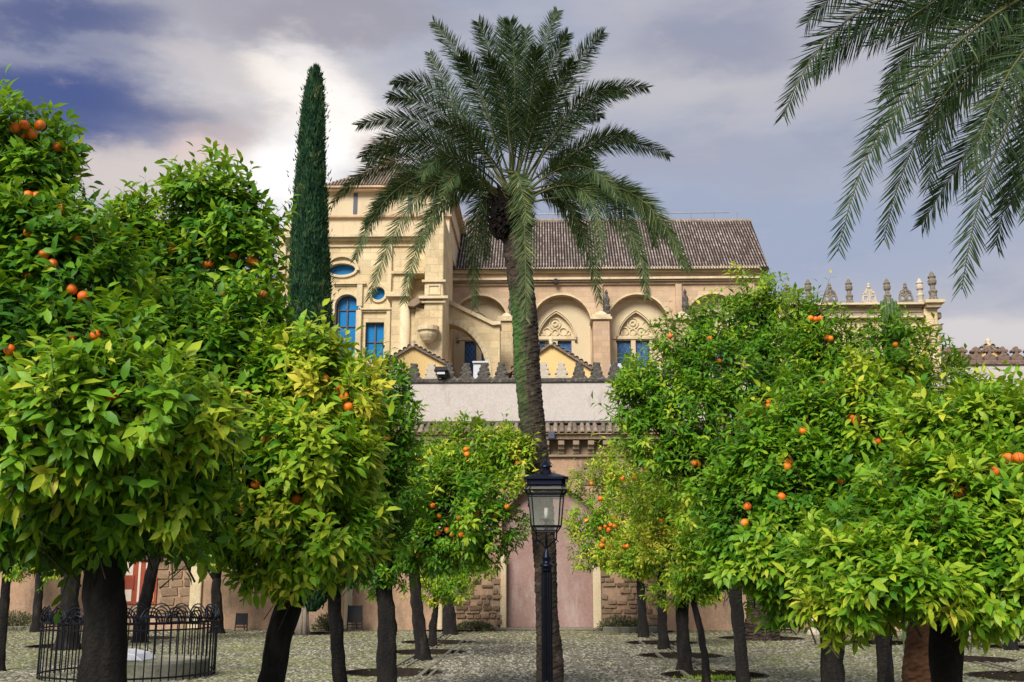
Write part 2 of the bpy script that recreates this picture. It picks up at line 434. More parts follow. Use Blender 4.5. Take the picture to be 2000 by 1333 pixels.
M_('cactus', (.05, .10, .035), (.10, .16, .06), 5, .6, .4, 30)

def roof_mat():
    m, nt, p, o = nodes('roof_tile')
    a = N(nt, 'ShaderNodeAttribute', attribute_name='tint').outputs['Fac']
    c = rampn(nt, a, [(0, (.03, .022, .02)), (.35, (.10, .075, .068)), (.6, (.20, .165, .15)), (.85, (.33, .29, .27)), (1, (.5, .46, .43))])
    n = noise_(nt, N(nt, 'ShaderNodeTexCoord').outputs['Object'], .5, 6, .6)
    c = mixc(nt, 1., c, rampn(nt, n, [(.3, (.72, .66, .64)), (.7, (1.1, 1.05, 1.02))]), 'MULTIPLY')
    nt.links.new(c, p.inputs['Base Color']); p.inputs['Roughness'].default_value = .85
    MATS['roof_tile'] = m
roof_mat()
def orange_mat():
    m, nt, p, o = nodes('orange_peel')
    co = N(nt, 'ShaderNodeTexCoord').outputs['Object']
    r = N(nt, 'ShaderNodeObjectInfo').outputs['Random']
    c = mixc(nt, r, (.78, .13, .008), (.85, .24, .012))
    nt.links.new(c, p.inputs['Base Color']); p.inputs['Roughness'].default_value = .42
    v = N(nt, 'ShaderNodeTexVoronoi'); v.inputs['Scale'].default_value = 60; nt.links.new(co, v.inputs[0])
    bumpn(nt, p, v.outputs[0], .3, .002); MATS['orange_peel'] = m
orange_mat()
def glass_mat():
    m, nt, p, o = nodes('lantern_glass')
    p.inputs['Base Color'].default_value = (.75, .78, .72, 1); p.inputs['Roughness'].default_value = .25
    tr = N(nt, 'ShaderNodeBsdfTransparent'); tr.inputs[0].default_value = (.93, .95, .92, 1)
    mx = N(nt, 'ShaderNodeMixShader'); mx.inputs[0].default_value = .14
    nt.links.new(tr.outputs[0], mx.inputs[1]); nt.links.new(p.outputs[0], mx.inputs[2]); nt.links.new(mx.outputs[0], o.inputs[0])
    MATS['lantern_glass'] = m
glass_mat()
def cobble_mat(name, pebbly):
    m, nt, p, o = nodes(name)
    co = N(nt, 'ShaderNodeTexCoord').outputs['Object']
    v = N(nt, 'ShaderNodeTexVoronoi'); v.inputs['Scale'].default_value = 13; nt.links.new(co, v.inputs[0])
    sepc = N(nt, 'ShaderNodeSeparateColor'); nt.links.new(v.outputs['Color'], sepc.inputs[0])
    rnd = sepc.outputs[0]
    if pebbly: rnd = N(nt, 'ShaderNodeAttribute', attribute_name='tint').outputs['Fac']
    st = rampn(nt, rnd, [(0, (.045, .04, .028)), (.35, (.13, .118, .088)), (.7, (.24, .222, .175)), (1, (.45, .42, .34))])
    c = st
    if not pebbly: c = mixc(nt, mapr(nt, v.outputs['Distance'], .03, .055), st, (.07, .065, .04))
    if not pebbly: c = mixc(nt, .55, c, (.10, .09, .06))
    # moss
    n1_ = noise_(nt, co, .55, 7, .65); n2_ = noise_(nt, co, 6, 5, .7)
    ad = N(nt, 'ShaderNodeMath', operation='MULTIPLY'); nt.links.new(mapr(nt, n1_, .36, .58), ad.inputs[0]); nt.links.new(mapr(nt, n2_, .36, .6), ad.inputs[1])
    sx = N(nt, 'ShaderNodeSeparateXYZ'); nt.links.new(co, sx.inputs[0])
    ax = N(nt, 'ShaderNodeMath', operation='ABSOLUTE'); nt.links.new(sx.outputs[0], ax.inputs[0])
    far = mapr(nt, sx.outputs[1], 24, 30, .12, 1.)
    pm = N(nt, 'ShaderNodeMath', operation='MAXIMUM'); nt.links.new(mapr(nt, ax.outputs[0], 1.7, 2.6, .0, 1.), pm.inputs[0]); nt.links.new(far, pm.inputs[1])
    m3 = N(nt, 'ShaderNodeMath', operation='MULTIPLY'); nt.links.new(ad.outputs[0], m3.inputs[0]); nt.links.new(pm.outputs[0], m3.inputs[1])
    c = mixc(nt, mapr(nt, m3.outputs[0], 0, 1, 0, .9 if not pebbly else .7), c, (.15, .18, .03))
    nt.links.new(c, p.inputs['Base Color']); p.inputs['Roughness'].default_value = .85
    if not pebbly: bumpn(nt, p, v.outputs['Distance'], .8, -.03)
    MATS[name] = m
cobble_mat('cobble_ground', False); cobble_mat('cobble', True)
mt = MATS

# ------------------------------------------------------------------ ground with sunken tree pits
YW = 32.0
pits = []          # x, y, r
def pit_at(px, py, r): g = gnd(px, py); pits.append((g.x, g.y, r)); return g
for a in ((1260,1234,.78),(1292,1256,.78),(1330,1281,.78),(1395,1319,.8),(885,1232,.78),(853,1254.6,.78),(833,1274,.76),(765,1314,.77),
          (425,1228,.8),(75,1227,.8),(130,1262,.8),(275,1247,.8),(612,1238,.75),(1487,1247,1.0),(1720,1256,.8),(1890,1288,.8),(1975,1264,.6),(1073,1352,.8)): pit_at(*a)
g0 = pits[-1]
for (x, y, r) in ((gnd(2010,1322).x, gnd(2010,1322).y, .9),): pits.append((x, y, r))
def circ(x, y, r, n=36, wob=.0): return [(x + r*cos(2*pi*k/n)*(1+wob*sin(k*2.3)), y + r*sin(2*pi*k/n)*(1+wob*cos(k*1.7))) for k in range(n)]
co = []; ed = []
outer = [(-45, -12), (45, -12), (45, 32.4), (-45, 32.4)]
for L in [outer] + [circ(*p) for p in pits]:
    b = len(co); co += [Vector(q) for q in L]; ed += [(b+i, b+(i+1) % len(L)) for i in range(len(L))]
r = delaunay_2d_cdt(co, ed, [], 0, 1e-5)
mb = MB(); keep = []
for f in r[2]:
    cx = sum(r[0][i][0] for i in f)/len(f); cy = sum(r[0][i][1] for i in f)/len(f)
    if not any((cx-x)**2 + (cy-y)**2 < (rr*.985)**2 for x, y, rr in pits): keep.append(f)
mb.add([(v[0], v[1], 0) for v in r[0]], keep)
mb.add([(-400,32.4,0),(400,32.4,0),(400,900,0),(-400,900,0), (-400,-60,0),(-45,-60,0),(-45,32.4,0),(-400,32.4,0), (45,-60,0),(400,-60,0),(400,32.4,0),(45,32.4,0), (-45,-60,0),(45,-60,0),(45,-12,0),(-45,-12,0)],
       [(0,1,2,3),(4,5,6,7),(8,9,10,11),(12,13,14,15)])
ground = tag(mb.build('courtyard_ground', mt['cobble_ground']), kind='structure')
for (x, y, rr) in pits:
    m2 = MB(); n = 36; rim = circ(x, y, rr, n); low = circ(x, y, rr*.97, n)
    m2.add([(a, b, 0.004) for a, b in circ(x, y, rr+.07, n)] + [(a, b, 0.012) for a, b in rim] + [(a, b, -.13) for a, b in low],
           [(i, (i+1) % n, (i+1) % n+n, i+n) for i in range(n)] + [(i+n, (i+1) % n+n, (i+1) % n+2*n, i+2*n) for i in range(n)])
    o = tag(m2.build('planting_pit', mt['pit_rim']), kind='structure')
    m3 = MB(); m3.add([(a, b, -.125) for a, b in circ(x, y, rr*.98, n)], [tuple(range(n))])
    m3.build('soil', mt['soil'], o)
# stone strips of the path
path = tag(MB().build('path_strips', None), kind='structure')
cobj = []
for (xa, w) in ((-2.02,.07),(-1.86,.05),(-.98,.06),(-.85,.05),(.52,.06),(.66,.05),(1.42,.07),(1.56,.05),(2.25,.06)):
    y = 8.0; k = 0
    m2 = MB()
    rs = random.Random(int(xa*100))
    while y < 31.4:
        l = rs.uniform(.35, .8); dx = rs.uniform(-.008, .008)
        m2.box(xa-w/2+dx, y, -.02, xa+w/2+dx, y+l-.02, .010+rs.uniform(0, .006)); y += l
    m2.build('strip', mt['path_stone'], path)
# irrigation channels between the pits
for a, b in (((765,1314),(833,1274)),((833,1274),(853,1254.6)),((853,1254.6),(885,1232)),((1260,1234),(1292,1256)),((1292,1256),(1330,1281)),((1330,1281),(1395,1319)),((1890,1288),(2010,1322))):
    A = gnd(*a); B = gnd(*b); d = (B-A).normalized(); A = A + d*.86; B = B - d*.86; s = Vector((-d.y, d.x, 0))*.075
    m2 = MB()
    for q in (1, -1):
        o1 = s*q; o2 = s*q*1.7
        m2.add([A+o1, B+o1, B+o2, A+o2, *(v+Vector((0,0,.03)) for v in (A+o1, B+o1, B+o2, A+o2))], [(0,1,5,4),(1,2,6,5),(2,3,7,6),(3,0,4,7),(4,5,6,7)])
    o = tag(m2.build('water_channel', mt['path_stone']), kind='structure')
    m3 = MB(); m3.add([v+Vector((0,0,.004)) for v in (A-s, B-s, B+s, A+s)], [(0,1,2,3)]); m3.build('channel_bed', mt['soil'], o)
# cobbles: pebbles standing proud of the bed
rng = np.random.default_rng(5)
n = 90000
yy = 13.5 + (31.9-13.5)*rng.random(n)**1.25; xx = (rng.random(n)*2-1)*(yy*.52) - .02*yy
ok = np.ones(n, bool)
for (x, y, rr) in pits: ok &= (xx-x)**2 + (yy-y)**2 > (rr+.08)**2
xx = xx[ok]; yy = yy[ok]; n = len(xx)
ra = .028 + .03*rng.random(n); hh = .009 + .012*rng.random(n); an = rng.random(n)*6.28; el = .6+.4*rng.random(n)
P = []
for k in range(5):
    a = 2*pi*k/5
    lx = ra*cos(a); ly = ra*el*sin(a)
    P.append(np.stack([xx + lx*np.cos(an) - ly*np.sin(an), yy + lx*np.sin(an) + ly*np.cos(an), np.full(n, .0)], 1))
P.append(np.stack([xx, yy, hh], 1))
V = np.stack(P, 1).reshape(-1, 3)
T = np.array([(0,1,5),(1,2,5),(2,3,5),(3,4,5),(4,0,5)])
T = (T[None] + (np.arange(n)*6)[:, None, None]).reshape(-1, 3)
tag(link('cobbles', tri_mesh('cobbles', V, T, mt['cobble'], np.repeat(rng.random(n), 6), True)), kind='stuff')

# ------------------------------------------------------------------ courtyard wall (arcade front)
XL, XR = X(-500, YW), X(1852, YW)
zt = Z(748, YW); ztile = Z(826, YW); zcorb = Z(893, YW)
wall = thing('courtyard_wall', 'long pale courtyard wall with stepped battlements, tile eave and a walled-up pink archway', 'wall', (0, YW, 0))
gx0, gx1 = X(989, YW, 1150), X(1158, YW, 1150); gc = (gx0+gx1)/2; hw = (gx1-gx0)/2
zs = Z(1085, YW)
def horseshoe(gc, hw, zs, zt_, z0, n=28, bulge=1.12, jag=0.):
    L = [(gc-hw, z0), (gc+hw, z0), (gc+hw, zs)]
    R = hw*bulge; zc = zs + sqrt(max(0, R*R-hw*hw)); k = (zt_-zc)/R
    a0 = -math.asin((zc-zs)/R)
    for i in range(n+1):
        a = a0 + (pi-2*a0)*i/n
        rr = R*(1+jag*mn.noise(Vector((i*.9, 3, 1)))) if 0 < i < n else R
        L.append((gc + rr*cos(a), zc + rr*sin(a)*(k if sin(a) > 0 else 1)))
    L.append((gc-hw, zs)); return L
gate = horseshoe(gc, hw, zs, Z(948, YW), 0.02, jag=.06)
mb = MB(); mb.plate([(XL, 0), (XR, 0), (XR, zcorb), (XL, zcorb)], [gate], YW, YW+.45)
mb.build('lower_wall', mt['plaster_ochre'], wall)
MB().box(gc-hw*1.3, YW+.30, 0, gc+hw*1.3, YW+.5, Z(930, YW)).build('arch_infill', mt['plaster_pink'], wall)
for x0, x1 in ((X(978, YW), gx0), (gx1, X(1170, YW))):
    bevel(MB().box(x0, YW-.06, 0, x1, YW+.02, zs).build('jamb', mt['plaster_cream'], wall), .02)
bevel(MB().box(gx0-.5, YW-.35, 0, gx1+.5, YW+.3, .07).build('threshold', mt['path_stone'], wall), .02)
# ragged plaster edge of the arch: peeled rim stones
rs = random.Random(3)
arc = gate[3:-1]
for i in range(len(arc)-1):
    (xa, za), (xb, zb) = arc[i], arc[i+1]
    nx, nz = (xa+xb)/2-gc, (za+zb)/2-Z(1040, YW); l = sqrt(nx*nx+nz*nz); nx /= l; nz /= l
    w = rs.uniform(.24, .36)
    g_ = .93
    cxm, czm = (xa+xb)/2, (za+zb)/2
    q = [(cxm+(xa-cxm)*g_, czm+(za-czm)*g_), (cxm+(xb-cxm)*g_, czm+(zb-czm)*g_), (cxm+(xb-cxm)*g_*1.15+nx*w, czm+(zb-czm)*g_*1.15+nz*w), (cxm+(xa-cxm)*g_*1.15+nx*w, czm+(za-czm)*g_*1.15+nz*w)]
    b = MB(); b.prism(list(reversed(q)), YW-rs.uniform(.015, .05), YW+.03); bevel(b.build('voussoir', mt['block'], wall), .012)
# visible masonry blocks beside the arch
rs = random.Random(11)
shared = []
for k in range(10):
    b = MB(); b.box(-.5, -.5, -.5, .5, .5, .5)
    b.v = [(v[0]*(1-.2*rs.random()), v[1]*(1-.2*rs.random()), v[2]*(1-.3*rs.random())) for v in b.v]
    me = bpy.data.meshes.new('stone_block'); me.from_pydata(b.v, [], b.f); me.materials.append(mt['block'] if k < 7 else mt['block_stone_dark']); shared.append(me)
def blocks(px0, px1, py0, py1, rh, rw, skip, proud):
    z = Z(py1, YW); cnt = 0
    while z < Z(py0, YW):
        h = rs.uniform(*rh); x = X(px0, YW) - rs.uniform(0, .3)
        while x < X(px1, YW):
            w = rs.uniform(*rw)
            if x+w > X(px1, YW)+.1: w = max(.12, X(px1, YW)+.1-x)
            if rs.random() > skip and x > X(px0, YW)-.31:
                M = Matrix.Translation((x+w/2, YW-.02-proud*rs.random()*.5+.05, z+h/2)) @ Matrix.Rotation(rs.uniform(-.03, .03), 4, 'Y') @ Matrix.Diagonal((w-.02, .14+rs.random()*proud, h-.018, 1))
                link('stone_block', rs.choice(shared), wall, M); cnt += 1
            x += w
        z += h
    return cnt
nb = blocks(905, 976, 1130, 1222, (.09, .19), (.14, .42), .26, .04) + blocks(1172, 1286, 1100, 1222, (.10, .2), (.16, .45), .26, .04)
nb += blocks(332, 392, 1080, 1215, (.2, .3), (.35, .6), .04, .015) + blocks(905, 972, 1060, 1120, (.25, .3), (.4, .6), .45, .02)
nb += blocks(1080, 1240, 905, 950, (.2, .28), (.35, .6), .3, .02)
# cornice: corbel table, slab, tile eave
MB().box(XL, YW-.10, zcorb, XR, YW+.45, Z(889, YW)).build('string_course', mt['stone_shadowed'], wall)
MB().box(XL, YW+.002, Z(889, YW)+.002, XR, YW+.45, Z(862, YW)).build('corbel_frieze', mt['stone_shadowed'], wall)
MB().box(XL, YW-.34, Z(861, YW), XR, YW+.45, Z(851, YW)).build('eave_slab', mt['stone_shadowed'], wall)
cx = X(1096, YW); sp_ = X(1125, YW)-cx
prof = [(0, 0), (0, .36), (-.32, .36), (-.32, .24), (-.22, .20), (-.20, .12), (-.10, .08), (-.08, 0)]
b = MB(); n_ = len(prof)
for xs in (-.09, .09): b.v += [(xs, y, z) for y, z in prof]
b.f += [tuple(range(n_-1, -1, -1)), tuple(range(n_, 2*n_))] + [(i, (i+1) % n_, (i+1) % n_+n_, i+n_) for i in range(n_)]
corb = bpy.data.meshes.new('corbel'); corb.from_pydata(b.v, [], b.f); corb.materials.append(mt['stone_shadowed'])
k = int((X(700, YW)-cx)/sp_)
while cx + k*sp_ < X(1400, YW):
    link('corbel', corb, wall, Matrix.Translation((cx+k*sp_, YW, Z(887, YW)))); k += 1
# barrel tiles
def tile_mesh(name, r, L, n=6, mat='tile_old', th=.015):
    b = MB(); vs = []; fs = []
    for j, (y, rr) in enumerate(((0, r), (L, r*.82))):
        for k in range(n+1):
            a = pi*k/n; vs.append((rr*cos(a), y, rr*sin(a)))
        for k in range(n+1):
            a = pi*k/n; vs.append(((rr-th)*cos(a), y, (rr-th)*sin(a)))
    m = 2*(n+1)
    for k in range(n): fs += [(k, k+1, m+k+1, m+k), (n+1+k+1, n+1+k, m+n+1+k, m+n+1+k+1), (k+1, k, n+1+k, n+1+k+1)]
    me = bpy.data.meshes.new(name); me.from_pydata(vs, [], fs); me.materials.append(mt[mat]); me.shade_smooth(); return me
tl = tile_mesh('tile', .078, .62)
tsl = math.atan2(Z(829, YW)-Z(850, YW), .42)
MB().add([(XL, YW-.44, Z(851, YW)+.01), (XR, YW-.44, Z(851, YW)+.01), (XR, YW+.08, Z(827, YW)-.03), (XL, YW+.08, Z(827, YW)-.03)], [(0,1,2,3)]).build('eave_bed', mt['tile_old'], wall)
x = X(640, YW); rs = random.Random(5)
while x < X(1420, YW):
    link('tile', tl, wall, Matrix.Translation((x, YW-.48, Z(852, YW)+.01)) @ Euler((tsl*.95, 0, rs.uniform(-.16, .05))).to_matrix().to_4x4()); x += .2
MB().box(XL, YW-.05, ztile-.02, XR, YW+.3, ztile+.05).build('flashing', mt['lichen'], wall)
MB().box(XL, YW+.02, ztile+.05, XR, YW+.45, zt).build('upper_wall', mt['plaster_white'], wall)
bevel(MB().box(XL, YW-.04, zt, XR, YW+.42, Z(739, YW)).build('coping', mt['lichen'], wall), .03)
# stepped battlements
mpoly = [(.235, 0), (.235, .06), (.13, .16), (.19, .17), (.19, .235), (.10, .30), (.145, .31), (.145, .37), (.07, .43), (.105, .44), (.10, .52)]
mpoly = mpoly + [(-x, z) for x, z in reversed(mpoly)]
mer = {}
for nm in ('lichen', 'lichen_pale'):
    for v_ in range(3):
        rs = random.Random(v_+7); b = MB(); b.prism([(x*(1+rs.uniform(-.09, .09)), z*(1+rs.uniform(-.03, .03))) for x, z in mpoly], 0, .24)
        me = bpy.data.meshes.new('merlon'); me.from_pydata(b.v, [], b.f); me.materials.append(mt[nm]); mer[(nm, v_)] = me
pxs = [773-33.8*k for k in range(1, 38)] + [773+34.3*k for k in range(0, 8)] + [1062+34.7*k for k in range(0, 23)]
rs = random.Random(2)
for p_ in pxs:
    x = X(p_, YW, 725)
    if x > XR-.2: continue
    pale = any(abs(p_-q) < 10 for q in (773, 841, 1062, 1097)) or (p_ < 700 and rs.random() < .3)
    o = link('merlon', mer[('lichen_pale' if pale else 'lichen', rs.randrange(3))], wall, Matrix.Translation((x, YW+.08+rs.uniform(-.01, .01), Z(739.5, YW)-.01)))
    bevel(o, .012)
# pilasters / downpipes on the low wall
for p_, w_, mm in ((399, .34, 'stone_gold_trim'), (690, .22, 'plaster_cream'), (864, .14, 'plaster_cream'), (1283, .14, 'white_metal'), (1575, .22, 'slab_pale')):
    bevel(MB().box(X(p_, YW)-w_/2, YW-.10, 0, X(p_, YW)+w_/2, YW+.01, zcorb-.01).build('pilaster', mt[mm], wall), .03, 2)
# red and cream painted doorway under a moulded lintel
dx0, dx1 = X(243, YW), X(324, YW)
b = MB(); b.box(dx0-.12, YW-.16, Z(1094, YW), dx1+.12, YW, Z(1080, YW)).box(dx0-.28, YW-.26, Z(1080, YW)+.002, dx1+.28, YW, Z(1072, YW))
bevel(b.build('lintel', mt['lichen'], wall), .02)
pd = MB().box(dx0, YW-.05, .72, dx1, YW-.003, Z(1095, YW)).build('painted_door', mt['red_paint'], wall)
for a, b_, c_, d_, mm in ((.10,.46,.34,.66,'red_paint'),(.14,.42,.55,.97,'cream_paint'),(.14,.42,.06,.48,'cream_paint'),(.55,.60,.05,.98,'cream_paint'),(.72,.95,.62,.95,'cream_paint'),(.72,.95,.06,.5,'ochre_paint'),(.77,.90,.12,.44,'red_paint')):
    H = Z(1095, YW)-.72; w_ = dx1-dx0
    yo = .062 if mm != 'red_paint' else .074
    MB().box(dx0+a*w_, YW-yo, .72+c_*H, dx0+b_*w_, YW-.045, .72+d_*H).build('door_panel', mt[mm], pd)
# small fittings on the wall
def half_pipe(px, py, label):
    b = MB(); b.tube([(X(px, YW), YW-.5, Z(py, YW)), (X(px, YW), YW+.05, Z(py, YW)+.05)], .13, 14); return tag(b.build('gargoyle_pipe', mt['dark_paint'], smooth=False), label, 'pipe')
half_pipe(1222, 838, 'dark pipe mouth sticking out at the right end of the tile eave')
half_pipe(932, 826, 'dark domed pipe mouth above the tile eave left of the palm')
bevel(tag(MB().box(X(1071, YW), YW-.52, Z(862, YW), X(1084, YW), YW-.36, Z(847, YW)).build('spotlight', mt['window_frame']), 'small square grey spotlight under the tile eave beside the palm', 'spotlight'), .02)
fl = thing('floodlight', 'black floodlight on the battlements in front of the left yellow gable', 'floodlight', (X(861, YW), YW-.1, Z(738, YW)))
b = MB(); b.prism([(X(846, YW), Z(727, YW)), (X(875, YW), Z(726, YW)), (X(871, YW), Z(718, YW)), (X(849, YW), Z(718, YW))], YW-.25, YW+.02); bevel(b.build('lamp_housing', mt['dark_paint'], fl), .02)
MB().box(X(852, YW), YW-.15, Z(738, YW), X(870, YW), YW+.02, Z(728, YW)).build('bracket', mt['dark_paint'], fl)
MB().box(X(853, YW), YW-.27, Z(733, YW), X(868, YW), YW-.18, Z(729, YW)).build('lens', mt['white_metal'], fl)
ac = thing('cooling_unit', 'pale grey box unit behind the battlements left of the palm', 'air conditioner', (X(937, 33.2), 33.2, 6))
bevel(MB().box(X(923, 33), 33, Z(745, 33), X(951, 33), 33.5, Z(709, 33)).build('casing', mt['slab_pale'], ac), .02)
MB().box(X(921.5, 33), 32.94, Z(709, 33)+.003, X(952.5, 33), 33.55, Z(705.5, 33)).build('lid', mt['white_metal'], ac)
bx = tag(MB().box(X(1196, 33), 33, Z(745, 33), X(1225, 33), 33.4, Z(711, 33)).build('metal_cabinet', mt['slab_pale']), 'pale metal cabinet top behind the battlements at the right pier', 'cabinet'); bevel(bx, .02)

# right hand stretch of wall with cross-topped battlements
YR = 31.5
w2 = thing('battlement_wall', 'pale wall at the far right topped with reddish cross-shaped battlements', 'wall', (X(1930, YR), YR, 0))
xa, xb = X(1848, YR, 720), X(2400, YR)
MB().box(xa, YR, 0, xb, YR+.5, Z(719, YR)).build('wall_face', mt['plaster_white'], w2)
bevel(MB().box(xa-.02, YR-.06, Z(719, YR)+.002, xb, YR+.5, Z(710, YR)).build('coping', mt['lichen_red'], w2), .02)
cp = [(.17,0),(.17,.17),(.09,.22),(.045,.25),(.05,.30),(.12,.27),(.16,.32),(.12,.38),(.06,.37),(.05,.43),(0.0,.47)]
cp = cp + [(-x, z) for x, z in reversed(cp[:-1])]
b = MB(); b.prism([(x, z) for x, z in cp], 0, .2); me = bpy.data.meshes.new('merlon'); me.from_pydata(b.v, [], b.f); me.materials.append(mt['lichen_red'])
for k in range(0, 16):
    bevel(link('merlon', me, w2, Matrix.Translation((X(1858+26.5*k, YR, 700), YR+.1, Z(710.5, YR)))), .015)

# yellow gabled roofs of the aisles
def gable(apx, apy, lpx, lpy, rpx, rpy, Y, label, depth=7):
    A = at(apx, apy, Y); L_ = at(lpx, lpy, Y); R_ = at(rpx, rpy, Y)
    t = thing('aisle_gable', label, 'gable', (A.x, Y, 0), 'yellow aisle gables behind the battlements')
    zb = 5.4
    b = MB(); b.prism([(L_.x, zb), (R_.x, zb), (R_.x, R_.z), (A.x, A.z), (L_.x, L_.z)], Y, Y+depth); b.build('gable_wall', mt['plaster_yellow'], t)
    for (E, sg) in ((L_, -1), (R_, 1)):
        b = MB(); d = (E-A).normalized(); up = Vector((-d.z, 0, d.x)) if d.x < 0 else Vector((d.z*-1, 0, d.x))
        if up.z < 0: up = -up
        E2 = E + d*.12; q = [A, E2, E2+up*.09, A+up*.09]
        b.add([(v.x, Y-.12, v.z+.003) for v in q] + [(v.x, Y+depth, v.z+.003) for v in q], [(0,1,2,3),(7,6,5,4),(0,3,7,4),(3,2,6,7),(2,1,5,6),(1,0,4,5)])
        b.build('roof', mt['tile_old'], t)
        n = int((E2-A).length/.17)
        for k in range(n):
            c = A + d*(k+.5)*.17 + up*.07
            link('tile', tl, t, Matrix.Translation((c.x, Y-.16, c.z)) @ Matrix.Rotation(-math.atan2(up.x, up.z)*-1, 4, 'Y') @ Matrix.Diagonal((.95, .8, .9, 1)))
    b = MB(); b.lathe((A.x, Y-.06, A.z-.02), [(.09,0),(.10,.08),(.05,.12),(.085,.18),(.07,.24),(.02,.28)], 10); b.build('finial', mt['plaster_cream'], t, True)
gable(807, 679, 752, 712, 876, 716, 34, 'yellow gable behind the battlements below the stone pier, left one')
gable(1076, 675, 1000, 727, 1162, 728, 34, 'yellow gable just right of the palm trunk behind the battlements')
gable(1929, 678, 1862, 722, 1994, 722, 33.5, 'small yellow gable behind the cross-shaped battlements')

# ------------------------------------------------------------------ nave
YN = 46.0
nave = thing('church_nave', 'tall golden stone church nave with blind arches under a brown tiled roof', 'church', (X(1180, YN), YN, 0))
zN = lambda p: Z(p, YN); xN = lambda p, y=640: X(p, YN, y)
def arch_poly(px0, px1, ptop, pbot, n=18, Y=YN, pointed=False, py=640):
    x0, x1 = X(px0, Y, py), X(px1, Y, py); c = (x0+x1)/2; h = (x1-x0)/2; z1 = Z(ptop, Y); z0 = Z(pbot, Y)
    L = [(x0, z0), (x1, z0)]
    if not pointed:
        for i in range(n+1): a = pi*i/n; L.append((c+h*cos(a), z1-h+h*sin(a)))
    else:
        R = 2*h*.92; zs_ = z1 - sqrt(max(.01, R*R-(R-h)**2))
        amax = math.acos((R-h)/R)
        for i in range(n//2+1): a = amax*i/(n//2); L.append((c+h-R+R*cos(a), zs_+R*sin(a)))
        for i in range(n//2-1, -1, -1): a = amax*i/(n//2); L.append((c-h+R-R*cos(a), zs_+R*sin(a)))
    return L
arches = [(885, 991), (1040, 1154), (1187, 1305), (1340, 1452)]
x0, x1 = xN(862), xN(1500)
holes = [arch_poly(a, b, 577, 760) for a, b in arches]
b = MB(); b.plate([(x0, 0), (x1, 0), (x1, zN(556)), (x0, zN(556))], holes, YN, YN+.55); b.build('arcade_wall', mt['stone_pink'], nave)
# archivolt rings
for a, b_ in arches:
    o_ = arch_poly(a-3.5, b_+3.5, 573.5, 640); i_ = arch_poly(a, b_, 577, 640)
    o_ = o_[1:]+[o_[0]]; i_ = i_[1:]+[i_[0]]
    b = MB(); nn = len(o_)
    b.add([(x, YN-.05, z) for x, z in o_]+[(x, YN-.05, z) for x, z in i_]+[(x, YN+.02, z) for x, z in o_]+[(x, YN+.1, z) for x, z in i_],
          [(i, i+1, nn+i+1, nn+i) for i in range(nn-1)]+[(i+1, i, 2*nn+i, 2*nn+i+1) for i in range(nn-1)]+[(nn+i, nn+i+1, 3*nn+i+1, 3*nn+i) for i in range(nn-1)])
    b.build('archivolt', mt['stone_gold_trim'], nave)
